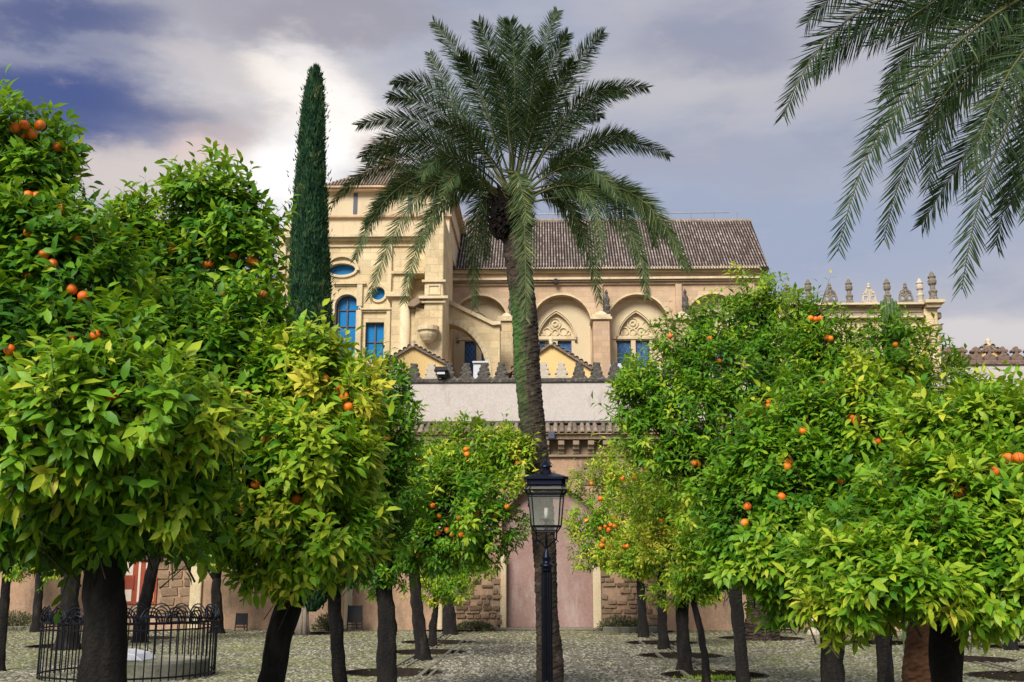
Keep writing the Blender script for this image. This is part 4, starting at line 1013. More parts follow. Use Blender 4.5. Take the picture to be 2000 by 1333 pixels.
def orange_tree(label, Y, trunk, lobes, nleaf, seed, tint=(.45, .18), ysd=0., oranges=(), nrand=0, single=0, leaf=.098, osz=.07, group='orange trees of the courtyard', name='orange_tree', bark='bark', simple=False, back=.45, gap=.0, dark=0.):
    """trunk: [(px, py, radius m)] bottom to top ; lobes: [(px, py, rx, ry, dY, extra tint)]"""
    rg_ = np.random.default_rng(seed); rs = random.Random(seed)
    base = at(trunk[0][0], trunk[0][1], Y)
    if base.z > .02 or base.z < -.3:
        b2 = at(trunk[0][0], trunk[0][1], Y); base = Vector((b2.x, Y, 0))
    t = thing(name, label, 'orange tree' if name == 'orange_tree' else 'tree', (base.x, Y, 0), group)
    pts = [Vector((base.x, Y, -.13))] + [at(x, y, Y) for x, y, r_ in trunk[1:]]
    rad = [trunk[0][2]] + [r_ for x, y, r_ in trunk[1:]]
    # densify
    dp = []; dr = []
    for i in range(len(pts)-1):
        nn = max(2, int((pts[i+1]-pts[i]).length/.07))
        for k in range(nn):
            u = k/nn; u2 = u*u*(3-2*u)
            p = pts[i].lerp(pts[i+1], u) + Vector((.012*mn.noise(Vector((u*3+i, seed, 0))), .012*mn.noise(Vector((u*3+i, seed, 5))), 0)); dp.append(p); dr.append(rad[i]*(1-u)+rad[i+1]*u)
    dp.append(pts[-1]); dr.append(rad[-1])
    dr = [r_*.9*(1+.35*math.exp(-max(p.z, 0)/.12)) for p, r_ in zip(dp, dr)]
    _t = (dp[-1]-dp[-2]).normalized(); _r = dr[-1]
    dp += [dp[-1]+_t*_r*.5, dp[-1]+_t*_r*.9]; dr += [_r*.8, _r*.35]
    MB().tube(dp, dr, 14 if Y < 12 else 10, jit=.2, seed=seed).build('trunk', mt[bark], t, True)
    fork = pts[-1]
    LC = []; LR = []; LTn = []
    for L in lobes:
        px, py, rx, ry, dY = L[:5]
        Yl = Y+dY; k = Yl/F*.95
        LC.append(np.array(at(px, py, Yl))); LR.append(np.array([rx*k, max(min(rx, ry)*k, .3)*.9, ry*k])); LTn.append(L[5] if len(L) > 5 else 0.)  # per-lobe tint paints lit sides and shaded crown bottoms into the leaves
    LC = np.array(LC); LR = np.array(LR); LTn = np.array(LTn)
    # limbs
    for i in range(len(LC)):
        c = Vector(LC[i]); q = [fork, fork.lerp(c, .35) + Vector((rs.uniform(-.05, .05), rs.uniform(-.08, .08), .04)), fork.lerp(c, .7) + Vector((rs.uniform(-.06, .06), 0, .05)), c]
        r0 = rad[-1]*(.76 if Y < 9 else .66)
        b = MB(); b.tube(q, [r0, r0*.7, r0*.5, r0*.3], 7, jit=.15, seed=i)
        for k in range(7 if Y < 16 else 3):
            d = Vector(rg_.normal(size=3)); d.z = abs(d.z)*.7; d.normalize(); e = c + Vector((d.x*LR[i][0], d.y*LR[i][1], d.z*LR[i][2]))*.92
            s_ = q[2].lerp(c, rs.random()); mid = s_.lerp(e, .5) + Vector((rs.uniform(-.05, .05), 0, rs.uniform(-.05, .08)))
            b.tube([s_, mid, e], [r0*.26, r0*.15, .003], 5)
        b.build('branch', mt[bark], t, True)
    # twigs
    area = LR[:, 0]*LR[:, 2]; ntw = nleaf//8
    cnt = rg_.multinomial(int(ntw*1.9), area/area.sum())
    PP = []; NN = []; TT_ = []
    for i, n_ in enumerate(cnt):
        u = norm(rg_.normal(size=(n_, 3)))
        keepb = (u[:, 1] < .25) | (rg_.random(n_) < back); u = u[keepb]; n_ = len(u)
        rr = np.where(rg_.random(n_) < .72, .90+.14*rg_.random(n_), .5+.42*rg_.random(n_))
        p = LC[i] + u*LR[i]*rr[:, None]
        nf = nfield(p, 2.6/max(LR[i].mean(), .2)*.55, seed+i)
        nf2 = nfield(p, 1.9/max(LR[i].mean(), .2), seed+i+40)
        p = LC[i] + (p-LC[i])*(1+(.42*nf+.26*nf2)[:, None])
        nf3 = nfield(p, 1/(.10+.012*Y), seed+i+80); p = p + u*(nf3*(.16+.008*Y))[:, None]
        d2 = np.min(np.array([(((p-LC[j])/LR[j])**2).sum(1) if j != i else np.full(n_, 9.) for j in range(len(LC))]), axis=0)
        ok = (d2 > .45) | (rg_.random(n_) < .15)
        ok &= ((nf*.6+.4*nf2+nf3*.9 > -.16+gap) & (nf3 > -.24)) | (rg_.random(n_) < .10)
        PP.append(p[ok]); NN.append(norm(u/LR[i])[ok]); TT_.append(np.full(ok.sum(), LTn[i]) + nf[ok]*.28 + nf2[ok]*.15 + nf3[ok]*.22)  # tint follows the bulges: outer clusters painted lighter, shade of hollows painted darker
    PP = np.concatenate(PP); NN = np.concatenate(NN); TT_ = np.concatenate(TT_)
    sel = rg_.permutation(len(PP))[:ntw]; PP, NN, TT_ = PP[sel], NN[sel], TT_[sel]; nt_ = len(PP)
    tw = norm(NN*.8 + np.array([0, 0, .45]) + rg_.normal(size=(nt_, 3))*.35)
    sh = rg_.random(nt_) < .10; ext = np.where(sh, 2.1, 1.)
    tw = np.where(sh[:, None], norm(NN*.6+np.array([0, 0, .9])+rg_.normal(size=(nt_, 3))*.3), tw)
    PP = PP + tw*(np.where(sh, .3+1.1*rg_.random(nt_), 0)*leaf)[:, None]
    k8 = 8; ls = leaf*(.8+.4*rg_.random(nt_))
    idx = np.repeat(np.arange(nt_), k8); j = np.tile(np.arange(k8), nt_)
    ang = j*2.4 + np.repeat(rg_.random(nt_)*6.28, k8)
    a1 = norm(np.cross(tw, np.array([.3, .5, .81]))); a2 = np.cross(tw, a1)
    rad_ = a1[idx]*np.cos(ang)[:, None] + a2[idx]*np.sin(ang)[:, None]
    Pn = PP[idx] + tw[idx]*((j/k8-.5)*leaf*1.7*ext[idx])[:, None] + rad_*.008
    Dn = tw[idx]*(.25+.5*(j/k8))[:, None] + rad_*.85 + NN[idx]*.25 + np.array([0, 0, -.38]) + rg_.normal(size=(len(idx), 3))*.2
    Nn = np.array([0, 0, .75]) + NN[idx]*.75 + tw[idx]*.3 + rg_.normal(size=(len(idx), 3))*.25
    Sz = ls[idx]*(.7+.45*rg_.random(len(idx)))
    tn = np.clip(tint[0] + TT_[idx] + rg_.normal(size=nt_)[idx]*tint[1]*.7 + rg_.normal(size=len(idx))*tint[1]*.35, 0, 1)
    m_ = sh | (rg_.random(nt_) < .35); ns = int(m_.sum())
    SV = np.array([(.5,0,0),(-.25,0,.015),(-.25,0,-.015),(0,1,0)], float); ST = np.array([(0,1,3),(1,2,3),(2,0,3)])
    Vt, Tt = scatter(PP[m_] - tw[m_]*(leaf*1.6*ext[m_])[:, None], tw[m_], rg_.normal(size=(ns, 3)), leaf*2.3*ext[m_], SV, ST, width=np.full(ns, .006))
    tag(link('twigs', tri_mesh('twigs', Vt, Tt, mt['twig']), t), kind='stuff')
    # fruit: hang it at the front of the crown and part the leaves before it
    OX = [tuple(o) for o in oranges]
    kk = 0
    while kk < nrand:
        i = rs.choices(range(len(LC)), weights=list(area))[0]; L = lobes[i]
        a = rs.uniform(0, 2*pi); q = sqrt(rs.random())*.85; ox = L[0]+L[2]*q*cos(a); oy = L[1]+L[3]*q*sin(a)
        for _ in range(rs.choice((1, 1, 1, 2, 3))): OX.append((ox+rs.uniform(-14, 14)*10/Y, oy+rs.uniform(-10, 10)*10/Y)); 
        kk += 1
    px_, py_, dep_ = proj(Pn)
    alive = np.ones(len(Pn), bool)
    fwd = np.array(RM @ Vector((0, 0, -1)))
    for (ox, oy) in OX:
        dr_ = np.array(ray(ox, oy)); o0 = np.array([0, 0, EYE]); best = None
        for i in range(len(LC)):
            A = dr_/LR[i]; B = (o0-LC[i])/LR[i]; a_, b_, c_ = A@A, 2*A@B, B@B-1; disc = b_*b_-4*a_*c_
            if disc > 0:
                s_ = (-b_-sqrt(disc))/(2*a_)
                if best is None or s_ < best: best = s_
        if best is None: continue
        rp = osz/2/best*F
        loc_ = (np.abs(px_-ox) < rp*1.6) & (np.abs(py_-oy) < rp*1.6)
        s_ = (np.percentile(dep_[loc_], 12)+.015) if loc_.sum() > 4 else best
        pos = o0+dr_*s_; rp = osz/2/s_*F
        near = (np.abs(px_-ox) < rp*2.3) & (np.abs(py_-oy) < rp*2.3) & (dep_ < s_+.06)
        inr = near & (((px_-ox)**2+(py_-oy)**2) < (rp*1.9)**2)
        alive &= ~(inr & (rg_.random(len(Pn)) < .8))
        link('orange', ome, t, Matrix.Translation(pos) @ Euler((rs.random(), rs.random(), rs.random()*6)).to_matrix().to_4x4() @ Matrix.Scale(osz*rs.uniform(.88, 1.08), 4))
    Pn, Dn, Nn, Sz, tn, px_, py_, dep_ = (a[alive] for a in (Pn, Dn, Nn, Sz, tn, px_, py_, dep_))
    if single:
        vis = (px_ > 5) & (px_ < 1995) & (py_ > 5) & (py_ < 1328)
        key = np.where(vis, dep_, 1e9); order = np.argsort(key)[:single]; order = order[key[order] < 1e8]
        Xd, Dd, Zd = frames(Dn[order], Nn[order])
        for k in range(len(order)):
            M = Matrix.Identity(4); s_ = Sz[order[k]]
            for r_ in range(3): M[r_][0] = Xd[k][r_]*s_; M[r_][1] = Dd[k][r_]*s_; M[r_][2] = Zd[k][r_]*s_; M[r_][3] = Pn[order[k]][r_]
            o = link('leaf', leaf_me, t, M); o['tint'] = float(tn[order[k]])
        rest = np.ones(len(Pn), bool); rest[order] = False
        Pn, Dn, Nn, Sz, tn = (a[rest] for a in (Pn, Dn, Nn, Sz, tn))
    TV, TT2 = (LS_V, LS_T) if simple else (LT_V, LT_T)
    V, T = scatter(Pn, Dn, Nn, Sz, TV, TT2)
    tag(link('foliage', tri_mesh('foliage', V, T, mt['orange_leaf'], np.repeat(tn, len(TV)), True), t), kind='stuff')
    return t

exec_trees = True
# ---- left side, near to far
orange_tree('tall dense orange tree at far left, thickest trunk, before the round railing', 5.6,
    [(198,1500,.16),(197,1333,.128),(205,1220,.112),(205,1080,.10)],
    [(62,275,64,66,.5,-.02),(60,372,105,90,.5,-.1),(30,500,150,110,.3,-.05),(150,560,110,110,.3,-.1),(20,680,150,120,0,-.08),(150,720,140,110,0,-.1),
     (-60,850,150,150,0),(100,850,140,100,-.6,.1),(240,800,150,100,-.6,.08),(330,880,110,110,-.3,.05),(200,940,170,90,-.2,-.05),(60,960,130,80,-.1,-.12),(130,1020,200,60,.2,-.28),(320,990,120,60,0,-.2)],  # lower lobes tinted darker: crown shadow put into the leaf colour
    36000, 1, (.34, .17), oranges=[(30,250),(48,245),(42,266),(62,263),(78,245),(112,288),(55,382),(72,385),(122,408),(57,455),(165,440),(150,470),(85,498),(103,515),(55,541),(140,566),(163,579),(20,685),(136,660),(187,655),(218,773)],
    single=300, leaf=.098, osz=.064)
orange_tree('second near orange tree on the left with a leaning forked trunk and yellow-green right side', 7.2,
    [(525,1560,.125),(530,1333,.10),(545,1240,.095),(562,1185,.10)],
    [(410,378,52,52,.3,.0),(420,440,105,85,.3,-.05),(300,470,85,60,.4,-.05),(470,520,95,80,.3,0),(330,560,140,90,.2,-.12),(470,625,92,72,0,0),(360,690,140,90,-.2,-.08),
     (595,708,82,60,-.2,.22),(520,790,130,90,-.3,.08),(640,800,85,100,-.3,.3),(430,860,120,100,-.2,-.05),(590,900,120,100,-.6,.18),(670,930,65,100,-.2,.26),(490,990,110,90,-.5,.06),(610,1030,120,90,-.5,.16),(690,1050,50,55,-.3,.2),(540,1110,70,40,-.3,.05),(250,440,50,45,.4,0)],  # right-hand lobes tinted yellower: light falling there put into leaf colour
    40000, 2, (.36, .18), oranges=[(248,452),(262,455),(338,487),(402,518),(412,516),(455,500),(490,508),(497,512),(264,555),(207,578),(250,575),(432,576),(513,575),(540,574),(238,615),(635,741),(664,763),(672,775),(680,795),(485,775),(518,861),(580,976),(500,945),(472,996),(370,965),(400,982),(318,948)],
    single=300, leaf=.09, osz=.062)
orange_tree('orange tree with a slim straight trunk between the forked tree and the thick middle trunk', 10.5,
    [(664,1440,.085),(664,1333,.075),(655,1200,.07),(650,1120,.075)],
    [(725,770,75,65,.2,.0),(740,860,70,70,0,-.08),(680,900,80,80,.3,-.1),(735,960,75,70,0,-.15),(690,1030,90,70,.2,-.15),(640,1090,80,50,0,-.2)],
    12000, 3, (.33, .16), oranges=[(722,812),(727,690),(757,855),(700,900)], single=300, leaf=.10, simple=True)
orange_tree('broad orange tree with a thick straight trunk beside the path, left of the lamp', 14.6,
    [(757,1314,.145),(757,1300,.15),(755,1210,.13),(750,1150,.115),(752,1110,.11)],
    [(800,1010,90,80,0,-.1),(870,900,80,65,.2,.18),(930,890,80,60,0,.12),(985,900,60,45,-.2,.12),(900,980,100,80,-.4,.0),(960,1020,65,70,-.3,-.08),(860,1050,95,60,-.2,-.1),(770,1080,75,40,0,-.15),(790,940,60,70,.2,.0),(1020,885,30,25,-.2,.25),(735,1110,40,40,0,-.15)],
    22000, 4, (.40, .18), oranges=[(806,905),(818,902),(910,878),(912,888),(1001,893),(845,988),(858,1008),(857,1040),(873,1036),(883,1045),(901,1045),(896,1012),(1010,905),(990,990)], nrand=3, single=300, leaf=.10, simple=True)
orange_tree('orange tree with a straight trunk third from the gate in the left row', 21,
    [(826,1274,.15),(822,1250,.14),(812,1160,.12),(808,1110,.12)],
    [(840,1020,75,70,0,0),(800,1060,70,50,0,-.05),(870,1080,60,45,-.3,0),(850,930,70,60,.4,.1)], 7000, 5, (.42, .16), nrand=4, leaf=.10, simple=True)
orange_tree('small orange tree with a thin knobbly trunk and low sparse crown in the left row', 24.8,
    [(846,1254,.11),(845,1225,.10),(850,1195,.07),(852,1150,.07)],
    [(862,1110,48,38,0,.12),(850,1150,35,25,0,.1),(885,1150,28,25,-.2,0)], 4200, 6, (.5, .16), nrand=0, leaf=.10, simple=True)
orange_tree('orange tree nearest the pink archway in the left row', 29.5,
    [(879,1232,.22),(879,1215,.19),(876,1160,.16),(874,1120,.15)],
    [(890,1080,60,50,0,.05),(920,1100,45,35,0,.05),(870,1030,60,50,0,0),(905,1140,30,25,0,0)], 5000, 7, (.42, .16), nrand=3, leaf=.11, simple=True)
orange_tree('orange tree with a Y-shaped fork near the wall, left of the cypress', 30,
    [(425,1228,.2),(424,1200,.17),(422,1150,.15),(424,1135,.14)],
    [(415,1065,62,42,0,.1),(370,1060,45,30,0,.05),(450,1040,45,40,0,0),(400,1000,60,40,0,0)], 6000, 8, (.42, .18), nrand=0, leaf=.12, simple=True)
orange_tree('small-leaved tree far left near the wall', 30.5,
    [(72,1227,.17),(74,1180,.14),(78,1120,.11),(84,1090,.10)],
    [(60,1070,60,40,0,.0),(110,1095,48,38,0,.12),(30,1095,40,30,0,.0),(130,1060,50,35,0,.1)], 6000, 9, (.46, .2), nrand=0, leaf=.12, simple=True)
orange_tree('leaning bare-trunked tree behind the railing, before the red painted door', 26,
    [(272,1247,.2),(280,1190,.17),(298,1110,.16),(315,1040,.17)],
    [(330,1020,80,50,0,-.1),(270,1030,60,40,0,-.1),(300,980,100,60,0,-.15)], 5000, 10, (.3, .18), nrand=0, leaf=.12, simple=True)
orange_tree('dark trunked tree behind the railing at its left side', 23.5,
    [(132,1262,.28),(135,1200,.22),(140,1120,.2)],
    [(140,1050,90,60,0,-.15),(60,1040,80,50,0,-.1),(150,970,100,70,0,-.15)], 5000, 11, (.3, .16), nrand=0, leaf=.12, simple=True)
orange_tree('thin leaning tree cut off by the left edge of the picture', 18.5,
    [(-2,1302,.1),(3,1240,.09),(14,1120,.08),(20,1080,.08)],
    [(10,1060,60,50,0,-.1),(-30,1020,70,60,0,-.1),(40,1090,30,30,0,0)], 4000, 12, (.34, .18), nrand=0, leaf=.11, simple=True)
# ---- right side
orange_tree('orange tree nearest the pink archway in the right row, round yellowish crown beside the lamp', 28.5,
    [(1258,1234,.15),(1253,1190,.12),(1250,1120,.11),(1247,1090,.11)],
    [(1170,990,58,85,0,.12),(1225,925,62,62,0,.18),(1240,1010,85,85,-.3,.12),(1160,1050,40,50,0,.0),(1290,960,60,60,0,.1),(1215,1080,60,35,-.2,.12)],
    17000, 21, (.44, .18), nrand=9, oranges=[(1155,945),(1216,935),(1228,1047)], leaf=.125, simple=True, osz=.12)
orange_tree('orange tree second from the archway in the right row', 24,
    [(1297,1258,.13),(1294,1220,.11),(1293,1150,.11),(1292,1110,.10)],
    [(1290,1050,75,65,0,.22),(1250,1080,50,40,0,.15),(1320,990,60,60,.2,.2)], 10000, 22, (.47, .18), nrand=5, leaf=.12, simple=True, osz=.1)
orange_tree('orange tree third from the archway in the right row with heavy yellow leaf clusters', 19,
    [(1337,1283,.14),(1333,1230,.12),(1332,1165,.12),(1332,1130,.13)],
    [(1330,1080,70,60,-.2,.25),(1370,1030,70,60,-.3,.3),(1320,1140,50,30,0,.0),(1380,1130,50,30,0,-.1),(1300,980,70,60,0,.15)], 9000, 23, (.45, .2), oranges=[(1275,948),(1287,945),(1298,940),(1283,957),(1291,1017),(1297,1041),(1280,920)], nrand=3, leaf=.11, simple=True)
orange_tree('young orange tree with a thin crooked leaning trunk in the right row', 16.6,
    [(1380,1325,.065),(1378,1290,.06),(1368,1230,.055),(1352,1165,.05),(1350,1140,.05)],
    [(1370,1110,60,50,0,.05),(1430,1100,60,45,0,-.05),(1400,1060,70,55,0,.1)], 7000, 24, (.42, .2), nrand=1, leaf=.11, simple=True)
orange_tree('tallest orange tree on the right, dark green peaked crown before the church nave', 13.4,
    [(1456,1380,.10),(1452,1333,.095),(1443,1230,.085),(1436,1160,.085),(1436,1120,.09)],
    [(1492,575,45,42,.2,.18),(1430,630,85,60,.2,.02),(1500,640,80,70,.2,.0),(1360,670,75,60,.1,.0),(1440,720,130,85,0,-.06),(1300,750,80,60,0,.02),(1250,780,55,45,-.2,.05),(1350,830,110,80,-.2,-.04),
     (1550,700,80,80,.3,-.04),(1300,860,80,65,-.2,-.02),(1370,930,85,75,-.3,.05),(1450,850,110,90,0,-.08),(1560,820,90,90,.4,-.08),(1245,745,40,30,-.1,.1)],
    30000, 25, (.36, .15), oranges=[(1309,657),(1386,662),(1365,907),(1356,905),(1430,940),(1405,705)], nrand=2, single=300, leaf=.10, simple=True)
orange_tree('orange tree with a small peak behind the near right trees, below the pinnacles', 11.5,
    [(1730,1440,.10),(1730,1333,.09),(1725,1240,.09),(1715,1150,.10),(1700,1050,.10)],
    [(1738,650,38,42,.2,.02),(1590,630,45,42,.4,.05),(1600,700,80,60,.3,0),(1700,720,90,70,.2,-.05),(1780,700,60,55,.2,.12),(1640,790,110,80,0,-.02),(1740,820,110,90,0,-.08),(1830,790,80,70,.1,.1),(1660,900,110,100,0,-.1),(1850,900,110,90,0,-.05),(1550,610,18,30,.4,.1)],
    26000, 26, (.36, .16), oranges=[(1583,622),(1593,624),(1602,623),(1762,720),(1606,750),(1640,762),(1545,575),(1614,660),(1622,662)], nrand=2, single=300, leaf=.10, simple=True)
orange_tree('near orange tree with a thick dark upright trunk, middle of the right-hand group', 8.4,
    [(1626,1490,.105),(1626,1333,.10),(1625,1250,.098),(1622,1190,.10),(1630,1150,.10)],
    [(1690,780,60,50,.1,.22),(1600,850,110,75,0,.05),(1710,840,85,75,-.1,.12),(1500,900,85,80,0,.08),(1590,960,120,90,-.2,-.02),(1720,950,100,100,0,-.08),(1480,1010,85,85,-.1,.0),(1560,1080,120,80,-.3,.08),(1460,1090,70,50,-.1,.05),(1660,1060,110,90,-.2,.0),(1530,1170,50,35,-.1,.05)],
    34000, 27, (.36, .13), oranges=[(1568,842),(1663,818),(1672,824),(1715,862),(1795,886),(1526,971),(1460,990),(1454,1022),(1641,941),(1430,942)], nrand=1, single=300, leaf=.086, osz=.064)
orange_tree('nearest orange tree at the right edge, low bright leaves over a forked dark trunk', 6.0,
    [(1870,1600,.10),(1850,1333,.085),(1848,1270,.10),(1850,1200,.11)],
    [(1950,835,85,50,.8,.2),(1985,790,45,30,1.,.35),(1880,870,110,80,.5,.05),(1990,880,90,80,.3,.1),(1800,980,100,75,.2,.02),(1900,980,120,80,0,.08),(1990,1010,90,90,-.2,.1),(1700,1080,100,75,0,.0),(1820,1080,120,80,-.2,.06),(1940,1110,110,80,-.3,.06),
     (1650,1130,70,50,-.2,.08),(1750,1140,90,50,-.4,.1),(1870,1140,90,40,-.2,.05),(1970,1140,70,40,0,-.05),(1640,1185,45,24,-.3,.12)],
    46000, 28, (.39, .13), oranges=[(1942,922),(1968,897),(1990,895),(1830,1025),(1872,960)], single=300, leaf=.078, osz=.064)
orange_tree('small forked tree far back at the right edge', 24,
    [(1974,1264,.14),(1974,1240,.13),(1970,1215,.12)],
    [(1960,1150,70,50,0,-.05),(2010,1130,60,60,0,-.1),(1900,1140,60,45,0,-.05)], 6000, 29, (.36, .18), nrand=0, leaf=.12, simple=True)
orange_tree('low leafy orange tree far back between the near right trunks', 26,
    [(1720,1256,.16),(1722,1225,.14),(1724,1200,.13)],
    [(1700,1140,80,50,0,-.05),(1780,1140,60,50,0,-.1),(1740,1080,90,60,0,-.1)], 6000, 30, (.36, .18), nrand=0, leaf=.12, simple=True)

# ------------------------------------------------------------------ palms
FB_V = np.array([(-.25,0,0),(.25,0,0),(-.5,.35,.0),(.5,.35,.0),(-.32,.72,-.03),(.32,.72,-.03),(0,1,-.1)], float)
FB_T = np.array([(0,1,3),(0,3,2),(2,3,5),(2,5,4),(4,5,6)])
lf_me = tri_mesh('leaflet', FB_V, FB_T, mt['palm_leaf_single'], smooth=False)
def bez(pts, n):
    P_ = np.array([tuple(p) for p in pts]); t = np.linspace(0, 1, n)[:, None]
    if len(P_) == 3: return (1-t)**2*P_[0] + 2*t*(1-t)*P_[1] + t*t*P_[2]
    return (1-t)**3*P_[0] + 3*t*(1-t)**2*P_[1] + 3*t*t*(1-t)*P_[2] + t**3*P_[3]
def frond(t, pts, seed, Lmax, np_=80, tint=.45, thick=.016, keepn=0, width=.026, flat=.75, start=.14):
    rg_ = np.random.default_rng(seed)
    np_ = int(np_*1.35); c = bez(pts, 40); L = np.linalg.norm(np.diff(c, axis=0), axis=1).sum()
    rad = [thick*(1-.82*i/39) for i in range(40)]
    fr = MB().tube([Vector(p) for p in c[::3]] + [Vector(c[-1])], [rad[i] for i in range(0, 40, 3)] + [rad[-1]], 6).build('frond', mt['frond_stalk'], t, True)
    tt = np.linspace(start, .995, np_)
    ii = tt*39; i0 = np.minimum(ii.astype(int), 38); f = (ii-i0)[:, None]
    p = c[i0]*(1-f)+c[i0+1]*f; tg = norm(c[i0+1]-c[i0])
    hd = np.array([c[-1][0]-c[0][0], c[-1][1]-c[0][1], 0]); hd = hd/max(np.linalg.norm(hd), .01)
    s_nat = np.cross(tg, np.array([0, 0, 1.])) ; s_nat = norm(s_nat + np.array([-hd[1], hd[0], 0])*.01*-1)
    vd = norm(p-np.array([0, 0, EYE])); s_view = norm(np.cross(tg, vd))
    sg = np.sign((s_nat*s_view).sum(1))[:, None]; sg[sg == 0] = 1
    side = norm(s_nat*sg*(1-flat) + s_view*flat)
    up = norm(np.cross(side, tg)); up *= np.sign(up[:, 2].mean() or 1)
    P_, D_, N_, S_, Tn = [], [], [], [], []
    for s_ in (1, -1):
        lt = Lmax*np.minimum(1, .45+tt*1.6)*np.where(tt > .55, 1-.62*((tt-.55)/.45)**1.6, 1)*(.85+.3*rg_.random(np_))
        al = .62+.30*tt
        d = side*s_*np.sin(1.18-al*.45)[:, None] + tg*(.45+.55*tt)[:, None] + up*(.22*rg_.normal(size=np_)+.12)[:, None] + np.array([0, 0, -.22])*(.6+.8*rg_.random((np_, 1))) + rg_.normal(size=(np_, 3))*.08
        P_.append(p); D_.append(d); N_.append(up+rg_.normal(size=(np_, 3))*.45); S_.append(lt); Tn.append(np.clip(tint+rg_.normal(size=np_)*.16, 0, 1))
    P_, D_, N_ = map(np.concatenate, (P_, D_, N_)); S_ = np.concatenate(S_); Tn = np.concatenate(Tn)
    if keepn:
        px_, py_, dp_ = proj(P_); vis = np.where((px_ > 10) & (px_ < 1990) & (py_ > 10) & (py_ < 1320))[0]; sel = vis[:keepn] if len(vis) <= keepn else rg_.permutation(vis)[:keepn]
        Xd, Dd, Zd = frames(D_[sel], N_[sel])
        for k in range(len(sel)):
            M = Matrix.Identity(4); s_ = S_[sel[k]]
            for r_ in range(3): M[r_][0] = Xd[k][r_]*width; M[r_][1] = Dd[k][r_]*s_; M[r_][2] = Zd[k][r_]*s_; M[r_][3] = P_[sel[k]][r_]
            o = link('leaflet', lf_me, fr, M); o['tint'] = float(Tn[sel[k]])
        rest = np.ones(len(P_), bool); rest[sel] = False; P_, D_, N_, S_, Tn = (a[rest] for a in (P_, D_, N_, S_, Tn))
    if len(P_):
        V, T = scatter(P_, D_, N_, S_, FB_V, FB_T, width=np.full(len(P_), width))
        tag(link('leaflets', tri_mesh('leaflets', V, T, mt['palm_leaf'], np.repeat(Tn, len(FB_V))), fr), kind='stuff')
    return fr
def palm_trunk(t, pts, rads, seed, mat='palm_bark', scale=1.):
    # smooth path
    P_ = [Vector(p) for p in pts]; dp = []; dr = []
    for i in range(len(P_)-1):
        a = P_[max(i-1, 0)]; b = P_[i]; c = P_[i+1]; d = P_[min(i+2, len(P_)-1)]
        nn = max(3, int((c-b).length/.022))
        for k in range(nn):
            u = k/nn; u2, u3 = u*u, u*u*u
            dp.append(.5*((2*b)+(-a+c)*u+(2*a-5*b+4*c-d)*u2+(-a+3*b-3*c+d)*u3)); dr.append(rads[i]*(1-u)+rads[i+1]*u)
    n = 30; vs = []; fs = []
    for i, p in enumerate(dp):
        for k in range(n):
            a = 2*pi*k/n
            # rows of leaf-base scales, staggered and broken by noise
            z = i*.022/.06; row = int(z + .5*(k//2 % 2)); ph = (z + .5*(k//2 % 2)) % 1
            nz = mn.noise(Vector((cos(a)*3+seed, sin(a)*3, p.z*9)))
            r_ = dr[i]*.95*(1 + .12*scale*(1-ph)*(.6+.8*mn.noise(Vector((k//2*5.1, row*3.3, seed)))) + .10*nz)
            vs.append((p.x+r_*cos(a), p.y+r_*sin(a), p.z))
    for i in range(len(dp)-1):
        for k in range(n): k2 = (k+1) % n; fs.append((i*n+k, i*n+k2, (i+1)*n+k2, (i+1)*n+k))
    return MB().add(vs, fs).build('trunk', mt[mat], t)
YPm = 14.5
pb_ = gnd(1073, 1352)
palm = thing('palm_tree', 'tall date palm with a slim leaning mossy trunk behind the lamp, centre of the courtyard', 'palm tree', (pb_.x, YPm, 0))
tp = [(1073,1352,.19),(1074,1290,.18),(1068,1200,.145),(1065,1100,.15),(1058,1000,.165),(1052,920,.17),(1042,850,.172),(1030,720,.178),(1025,620,.18),(1015,540,.18),(1006,470,.18),(1001,430,.2)]
pl = [at(a, b, YPm) for a, b, c in tp]; pl[0].z = -.13
palm_trunk(palm, pl, [c for a, b, c in tp], 3)
O = at(1002, 405, YPm)
# boots and hanging fibre below the crown
m = MB()
rs = random.Random(4)
for k in range(150):
    a = rs.uniform(0, 2*pi); z = rs.uniform(-.42, .12); r_ = .16+.10*rs.random()*(1-abs(z+.1))
    p = O + Vector((cos(a)*r_-.03, sin(a)*r_, z)); q = p + Vector((cos(a)*.10, sin(a)*.10, .12+.06*rs.random()))
    m.tube([p-Vector((cos(a)*.05, sin(a)*.05, .05)), p, q], [.035, .03, .012], 5)
m.build('boots', mt['dead_fibre'], palm)
m = MB(); cb = at(985, 432, YPm)-Vector((0, .16, 0))
for k in range(260):
    v = Vector((rs.gauss(0, 1), rs.gauss(0, 1), rs.gauss(0, 1))).normalized(); q = cb + Vector((v.x*.12, v.y*.12, v.z*.27)) + (at(996, 432, YPm)-at(985, 432, YPm))*(-v.z*.2)
    m.tube([cb.lerp(q, .5), q, q+Vector((v.x*.05+rs.uniform(-.03, .03), v.y*.05, -.03+rs.uniform(-.04, .04)))], [.04, .026, .008], 4)
m.build('dead_bract', mt['dead_fibre'], palm)
def zc(x, y): return (x/2.083+640, y/2.083)
